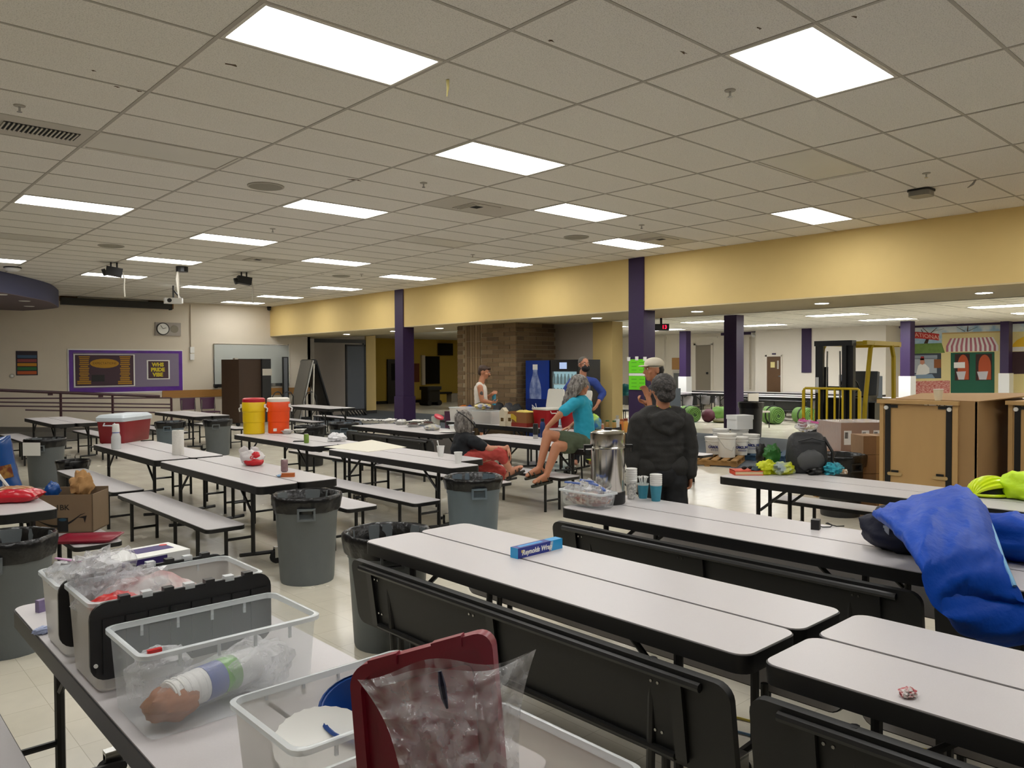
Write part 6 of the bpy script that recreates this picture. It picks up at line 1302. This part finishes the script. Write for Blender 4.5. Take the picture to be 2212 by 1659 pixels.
c_ = MB(); chain(c_,[hipn,a(1050,976,-.11),kn+Vector((.0,0,.0)),kn+(an-kn)*.32],[.10,.09,.08,.068]); chain(c_,[hipf,knf,knf+(anf-knf)*.35],[.11,.085,.07]); c_.ell(a(1010,994,0),(.13,.16,.09))
fobj('trousers',c_,mat('coral_red','b5433c',.75,noise=.15,nscale=14),pa,voxel=.012,it=3,wr=.012,wsc=14)
c_ = MB(); c_.ell(P(0,-.03,.035),(.105,.115,.10),18,12,R); c_.ell(P(0,-.055,-.05),(.105,.085,.11),18,12,R)
for q in (-1,1): c_.ell(P(q*.075,.0,-.05),(.035,.06,.10),12,10,R)
fobj('hair',c_,m_grayhair,pa,voxel=.01,it=3,wr=.006,wsc=26)
MB().tube([P(-.1,.06,-.06),P(-.115,0,.0),P(-.09,-.08,.07),P(-.02,-.12,.115),P(.06,-.08,.13)],.007,6).build('mask_strap', m_blk, pa, 40); MB().ell(P(0,.085,-.05),(.06,.05,.055),14,10,R).build('face_mask', mat('mask_dark','15161c',.7), pa, 60)
sandal(pa,an+Vector((-.03,0,-.06)),a(1124,1006,-.14)+Vector((.02,0,-.04)),mat('sandal_dark','26241f',.7))
# ---- B: long-haired woman on the table edge
loc = OX(1246,950,7.02); D = (Vector((loc.x,loc.y,loc.z-CAMZ))).dot(_f); kB = D/FPX; loc = Vector((loc.x,loc.y,0))
a = lambda px,py,d=0: Vector(((px-1246)*kB, d, CAMZ-(py-791)*kB))
b = MB(); P,R = head_parts(b,a(1255,833),(.85,.52,0),1.02)
chain(b,[a(1254,848,0),a(1252,862,0)],[.055,.06]); chain(b,[a(1254,880,0),a(1262,915,0),a(1260,945,0)],[.11,.115,.12])
s1 = a(1234,872,-.15); e1 = a(1207,894,-.2); w1 = a(1181,920,-.2)
chain(b,[s1,e1,w1],[.052,.042,.028]); hand(b,w1,(-.55,0,-.83),(.55,.1,-.6),(.2,1,-.2),.75)
s2 = a(1272,876,.16); chain(b,[s2,a(1262,905,.24),a(1235,925,.18)],[.05,.042,.03]); hand(b,a(1235,925,.18),(-1,-.2,-.3),(0,0,-1),(0,-1,0),.5)
h1 = a(1252,955,-.09); k1 = a(1182,936,-.2); n1 = a(1163,1004,-.32); h2 = a(1258,960,.08); k2 = a(1199,960,-.30); n2 = a(1176,1018,-.40)
k1.z = max(k1.z,.9)
chain(b,[h1,k1,k1+(n1-k1)*.35,n1],[.092,.064,.056,.036]); chain(b,[h2,k2,k2+(n2-k2)*.35,n2],[.092,.064,.056,.036])
foot(b,n1,n1+Vector((-.14,-.05,-.075))); foot(b,n2,n2+Vector((-.13,-.06,-.06)))
pb = person('woman with long grey hair, cyan shirt and olive shorts sitting on the table',loc)(b,m_skinB)
c_ = MB(); chain(c_,[a(1254,872,0),a(1262,912,0),a(1262,948,0)],[.12,.125,.135]); chain(c_,[a(1250,868,-.1),a(1258,868,.12)],[.075,.075]); chain(c_,[s1+Vector((.02,0,.01)),s1+(e1-s1)*.62],[.075,.07]); chain(c_,[s2,a(1266,898,.21)],[.07,.07])
fobj('shirt',c_,mat('cyan_cotton','1f9dba',.75,noise=.08,nscale=8),pb,voxel=.012,it=5,wr=.007,wsc=10)
c_ = MB(); c_.ell(a(1258,958,0),(.17,.18,.11)); chain(c_,[h1,h1+(k1-h1)*.55],[.115,.10]); chain(c_,[h2,h2+(k2-h2)*.6],[.115,.105])
fobj('shorts',c_,mat('olive_cotton','4f5a45',.8,noise=.1,nscale=12),pb,voxel=.012,it=4,wr=.008,wsc=12)
c_ = MB(); c_.ell(P(0,-.03,.04),(.11,.12,.10),18,12,R)
rnd = random.Random(3)
for q in range(26):
    t_ = q/25; st = P(-.09+.18*t_,-.05-.06*sin(pi*t_),.02+.05*rnd.random())
    pts = [st]
    for w in range(1,6): pts.append(st+Vector((-.055*w*(1-t_*.75)*.75+.02*sin(w*1.7+q),-.02*(1-t_)+.012*sin(w*2.1+q*2),-.068*w)))
    chain(c_,pts,[.03,.034,.034,.032,.026,.014],8)
fobj('hair',c_,m_grayhair,pb,voxel=.011,it=2,wr=.006,wsc=22)
for n_ in (n1,n2): sandal(pb,n_+Vector((.05,.01,-.062)),n_+Vector((-.15,-.055,-.105)),mat('sandal_olive','33362c',.7))
# ---- C: masked man with hands on hips
loc = OX(1263,870,10.15); D = (Vector((loc.x,loc.y,loc.z-CAMZ))).dot(_f); kC = D/FPX; loc = Vector((loc.x,loc.y,0))
a = lambda px,py,d=0: Vector(((px-1263)*kC, d, CAMZ-(py-791)*kC))
b = MB(); P,R = head_parts(b,a(1262,788.5),(.35,-.94,0),1.12)
chain(b,[a(1260,803,0),a(1259,815,0)],[.06,.065]); chain(b,[a(1258,835,0),a(1258,865,0),a(1258,885,0)],[.14,.135,.13])
sl,sr = a(1236,826,0),a(1284,826,0); el,er = a(1218,850,.02),a(1303,850,.02); wl_,wr_ = a(1232,872,-.08),a(1290,872,-.08)
for s_,e_,w_,dx in ((sl,el,wl_,1),(sr,er,wr_,-1)):
    chain(b,[s_,e_,w_],[.058,.045,.03]); hand(b,w_,(dx*.5,-.2,-.8),(dx*.7,.5,.2),(-dx*.1,.9,.2),.5)
for q in (-1,1): chain(b,[Vector((q*.1-.04,0,.93)),Vector((q*.11-.04,0,.5)),Vector((q*.12-.04,.02,.09))],[.09,.06,.045]); foot(b,Vector((q*.12-.04,.02,.08)),Vector((q*.15-.02,-.15,.04)))
pc = person('standing man in a black mask with grey-and-blue raglan shirt, hands on hips',loc)(b,m_skinA)
c_ = MB(); chain(c_,[a(1258,830,0),a(1258,862,0),a(1258,892,0)],[.145,.155,.155])
fobj('shirt',c_,mat('raglan_grey','6a6a6e',.8),pc,voxel=.013,it=5,wr=.006,wsc=9)
for s_,e_,w_ in ((sl,el,wl_),(sr,er,wr_)):
    c_ = MB(); chain(c_,[a(1260,822,0)+(s_-a(1260,822,0))*.35,s_,e_,e_+(w_-e_)*.5],[.08,.078,.066,.055]); fobj('sleeve',c_,mat('raglan_blue','2c4490',.8),pc,voxel=.012,it=4,wr=.006,wsc=12)
c_ = MB(); c_.ell((-.04,0,.95),(.17,.13,.12))
for q in (-1,1): chain(c_,[Vector((q*.09-.04,0,.93)),Vector((q*.11-.04,0,.5)),Vector((q*.12-.04,.02,.08))],[.11,.085,.075])
fobj('trousers',c_,mat('dark_denim','22262e',.8),pc,voxel=.014,it=4,wr=.008)
c_ = MB(); c_.ell(P(0,-.03,.05),(.092,.105,.092),16,10,R); c_.ell(P(0,-.07,.0),(.085,.055,.07),14,9,R); 
fobj('hair',c_,mat('hair_salt','5d5852',.7,noise=.4,nscale=50),pc,voxel=.01,it=3,wr=.005,wsc=30)
MB().ell(P(0,.058,-.055),(.078,.078,.066),16,10,R).build('face_mask', mat('mask_black','0d0e14',.7), pc, 60); face_parts(pc,P,R,1.12,hair='4d4640')
for q in (-1,1): MB().tube([P(q*.05,.08,.016),P(q*.085,.04,.016),P(q*.085,-.01,.0)],.004,5).build('mask_loop', m_blk, pc)
# ---- D: man in a white tank top
loc = OX(1041,868,10.1); D = (Vector((loc.x,loc.y,loc.z-CAMZ))).dot(_f); kD = D/FPX; loc = Vector((loc.x,loc.y,0))
a = lambda px,py,d=0: Vector(((px-1041)*kD, d, CAMZ-(py-791)*kD))
b = MB(); P,R = head_parts(b,a(1047,803.5),(.97,-.25,0),1.12,.22)
chain(b,[a(1043,815,0),a(1040,826,0)],[.06,.065]); chain(b,[a(1038,842,0),a(1039,862,0),a(1041,876,0)],[.13,.12,.12])
s1 = a(1038,836,-.17); e1 = a(1042,864,-.2); w1 = a(1062,868,-.16)
chain(b,[s1,(s1+e1)/2,e1,w1],[.062,.056,.046,.032]); hand(b,w1,(1,.2,.05),(0,.6,.8),(0,.5,.8),.7)
s2 = a(1042,836,.16); chain(b,[s2,a(1050,862,.2),a(1064,850,.05)],[.06,.045,.032]); hand(b,a(1062,852,.06),(.6,-.4,.4),(.7,.3,-.2),(-.2,.2,1),.9)
for q in (-1,1): chain(b,[Vector((.0,q*.1,.93)),Vector((.02,q*.1,.5)),Vector((0,q*.11,.09))],[.09,.06,.045]); foot(b,Vector((0,q*.11,.08)),Vector((.17,q*.12,.04)))
pd = person('brown-haired man in a white tank top looking down beside the brick pier',loc)(b,m_skinB)
c_ = MB(); chain(c_,[a(1038,841,0),a(1039,862,0),a(1041,880,0)],[.135,.135,.14]); chain(c_,[a(1036,832,-.07),a(1040,842,-.06)],[.075,.08]); chain(c_,[a(1040,832,.09),a(1042,842,.08)],[.075,.08])
fobj('tank_top',c_,mat('tank_white','ddd6cb',.8),pd,voxel=.012,it=4,wr=.005)
c_ = MB(); c_.ell((0,0,.95),(.15,.18,.12))
for q in (-1,1): chain(c_,[Vector((0,q*.09,.93)),Vector((.02,q*.1,.5))],[.11,.10])
fobj('shorts',c_,mat('dark_shorts','1d1f24',.8),pd,voxel=.014,it=4)
c_ = MB(); c_.ell(P(0,-.03,.05),(.092,.11,.092),16,10,R); c_.ell(P(0,-.075,-.005),(.08,.05,.08),14,9,R); c_.ell(P(0,.06,.085),(.06,.05,.04),12,8,R)
fobj('hair',c_,mat('hair_brown','3a2618',.6,noise=.3,nscale=50),pd,voxel=.01,it=3,wr=.005,wsc=30); face_parts(pd,P,R,1.12)
MB().ell(P(0,.098,-.052),(.034,.012,.01),10,6,R).build('moustache', mat('hair_brown','3a2618',.6), pd, 60); MB().ell(s1+(e1-s1)*.45+Vector((.01,-.046,0)),(.035,.012,.05),10,8).build('tattoo', mat('tattoo_ink','4d4a48',.6), pd, 60)
bp_ = loc+Rz(RZP)@a(1067,862,.1); t = thing('water_bottle','cyan water bottle held by the man in the tank top','bottle',bp_); MB().lathe([(.036,-.12),(.038,-.11),(.038,.09),(.025,.12)],18,cap1=True).build('body', mat('bottle_cyan','2a8fb0',.35), t, 40); MB().lathe([(.027,.12),(.027,.16),(.02,.165)],14,cap1=True).build('cap', m_blk, t, 40)
# ---- E: person in a cream cap, half hidden
loc = AD(1414,800,8.2); kE = 8.2/FPX; loc = Vector((loc.x,loc.y,0))
a = lambda px,py,d=0: Vector(((px-1414)*kE, d, CAMZ-(py-791)*kE))
b = MB(); P,R = head_parts(b,a(1411,801),(-.93,-.30,0),1.0)
chain(b,[a(1417,818,0),a(1419,836,0)],[.055,.06]); chain(b,[a(1420,860,0),a(1420,905,0),a(1420,950,0)],[.12,.12,.125])
s1 = a(1412,856,-.16); e1 = a(1404,895,-.2); w1 = a(1393,858,-.2); chain(b,[s1,e1,w1],[.05,.042,.028]); hand(b,w1,(-.35,0,.93),(-.6,-.5,.1),(.8,-.3,.2),.6)
s2 = a(1424,856,.16); e2 = a(1412,895,.1); w2 = a(1396,872,-.04); chain(b,[s2,e2,w2],[.05,.042,.028]); hand(b,w2,(-.9,-.2,.35),(0,-.4,.8),(0,-.6,.7),.9)
for q in (-1,1): chain(b,[Vector((.02,q*.1,.93)),Vector((.03,q*.1,.5)),Vector((.03,q*.11,.09))],[.09,.06,.045]); foot(b,Vector((.03,q*.11,.08)),Vector((-.14,q*.12,.04)))
pe = person('person in a cream cap gesturing before the green posters',loc)(b,m_skinB)
c_ = MB(); chain(c_,[a(1420,856,0),a(1420,905,0),a(1420,960,0)],[.135,.135,.14]); chain(c_,[a(1416,850,-.1),a(1420,850,.12)],[.07,.07]); chain(c_,[s1,s1+(e1-s1)*.6],[.07,.065]); chain(c_,[s2,s2+(e2-s2)*.6],[.07,.065])
fobj('shirt',c_,mat('tee_charcoal','26282b',.8),pe,voxel=.013,it=4,wr=.006)
c_ = MB(); c_.ell((.02,0,.95),(.15,.17,.12))
for q in (-1,1): chain(c_,[Vector((.02,q*.09,.93)),Vector((.03,q*.1,.5)),Vector((.03,q*.11,.08))],[.11,.085,.07])
fobj('trousers',c_,mat('trouser_black','15161a',.8),pe,voxel=.014,it=4)
c_ = MB(); c_.ell(P(0,-.05,.0),(.085,.065,.085),16,10,R); fobj('hair',c_,mat('hair_black','14100d',.6),pe,voxel=.01,it=3,wr=.004,wsc=30)
c_ = MB(); c_.ell(P(0,-.012,.07),(.094,.112,.068),18,10,R); fobj('cap',c_,mat('cap_cream','d8d0bd',.8),pe,voxel=.009,it=4)
MB().ell(P(0,.115,.045),(.062,.055,.010),14,7,R).build('cap_brim', mat('cap_cream','d8d0bd',.8), pe, 60); MB().ell(P(0,.0,.045),(.097,.113,.006),18,6,R).build('cap_band', mat('cap_dark','3a352c',.8), pe, 60); face_parts(pe,P,R,1.0,hair='14100d')
MB().tube([a(1412,846,-.1),a(1404,862,-.14),a(1404,880,-.15),a(1410,895,-.15)],.008,5).build('lanyard', mat('lanyard_lime','c3d02c',.6), pe)
# ---- F: hooded person seen from behind
loc = AD(1432,860,6.25); kF = 6.25/FPX; loc = Vector((loc.x,loc.y,0))
a = lambda px,py,d=0: Vector(((px-1432)*kF, d, CAMZ-(py-791)*kF))
b = MB(); P,R = head_parts(b,a(1431,842),(-.25,.97,0),1.0)
chain(b,[a(1432,868,0),a(1432,890,0)],[.055,.06]); chain(b,[a(1430,915,0),a(1430,960,0),a(1430,1000,0)],[.095,.085,.09])
sl,sr = a(1382,915,0),a(1477,915,0); el,er = a(1367,968,.02),a(1488,970,.0); wl_,wr_ = a(1368,1020,-.02),a(1489,1025,-.04)
for s_,e_,w_,dx in ((sl,el,wl_,1),(sr,er,wr_,-1)): chain(b,[s_,e_,w_],[.055,.045,.03]); hand(b,w_,(0,.15,-1),(dx,0,0),(0,1,.2),.8)
for q in (-1,1): chain(b,[Vector((q*.1,0,.9)),Vector((q*.11,0,.48)),Vector((q*.12,0,.09))],[.09,.06,.045]); foot(b,Vector((q*.12,0,.08)),Vector((q*.14,.17,.04)))
pf = person('grey-haired person in a charcoal hoodie seen from behind',loc)(b,m_skinB)
c_ = MB()
for q in range(9): t_ = q/8; c_.ell(a(1428,908+t_*98,0),(.175+.02*sin(pi*t_),.14,.085),20,12)
chain(c_,[a(1402,900,0),a(1458,900,0)],[.085,.085])
for s_,e_,w_ in ((sl,el,wl_),(sr,er,wr_)): chain(c_,[s_+(a(1430,905,0)-s_)*.25,s_,e_,w_],[.095,.09,.078,.052])
m_hood = mat('charcoal_fleece','2a2927',.9,noise=.1,nscale=30,bump=.2,bscale=150)
fobj('hoodie',c_,m_hood,pf,voxel=.011,it=4,wr=.011,wsc=8)
c_ = MB(); c_.ell(a(1434,905,-.11),(.115,.06,.075),18,10); chain(c_,[a(1398,893,-.03),a(1412,915,-.11),a(1438,930,-.13),a(1460,912,-.11),a(1470,893,-.03)],[.04,.045,.042,.045,.04])
fobj('hood',c_,m_hood,pf,voxel=.01,it=3,wr=.008,wsc=14)
c_ = MB(); chain(c_,[a(1404,1010,0),a(1458,1010,0)],[.125,.125])
for s_,w_ in ((el,wl_),(er,wr_)): pass
fobj('hoodie_hem',c_,m_hood,pf,voxel=.012,it=3,wr=.004)
c_ = MB(); c_.ell((0,0,.88),(.175,.14,.14))
for q in (-1,1): chain(c_,[Vector((q*.09,0,.88)),Vector((q*.11,0,.48)),Vector((q*.12,0,.07))],[.115,.09,.075])
fobj('trousers',c_,mat('trouser_black','15161a',.8),pf,voxel=.012,it=4,wr=.009,wsc=9)
c_ = MB(); c_.ell(P(0,-.022,.03),(.098,.112,.10),18,12,R); c_.ell(P(0,-.07,-.04),(.082,.05,.065),16,10,R)
rnd = random.Random(5)
for q in range(40):
    az = rnd.uniform(0,2*pi); elv = rnd.uniform(-.2,1.3); p0 = P(.09*cos(az)*cos(elv),-.02+.1*sin(az)*cos(elv),.03+.09*sin(elv)); caps(c_,p0,p0+Vector((.02*cos(az),.02*sin(az),-.03)),.012,.006,6)
fobj('hair',c_,mat('hair_iron','4a4643',.65,col2='2c2927',nscale=45,bump=.6,bscale=70),pf,voxel=.009,it=2,wr=.004,wsc=34)
for q in (-1,1): MB().tube([a(1432+q*14,893,-.07),a(1432+q*16,885,-.05),a(1432+q*13,878,-.02)],.007,5).build('lanyard', mat('lanyard_lime','c3d02c',.6), pf)
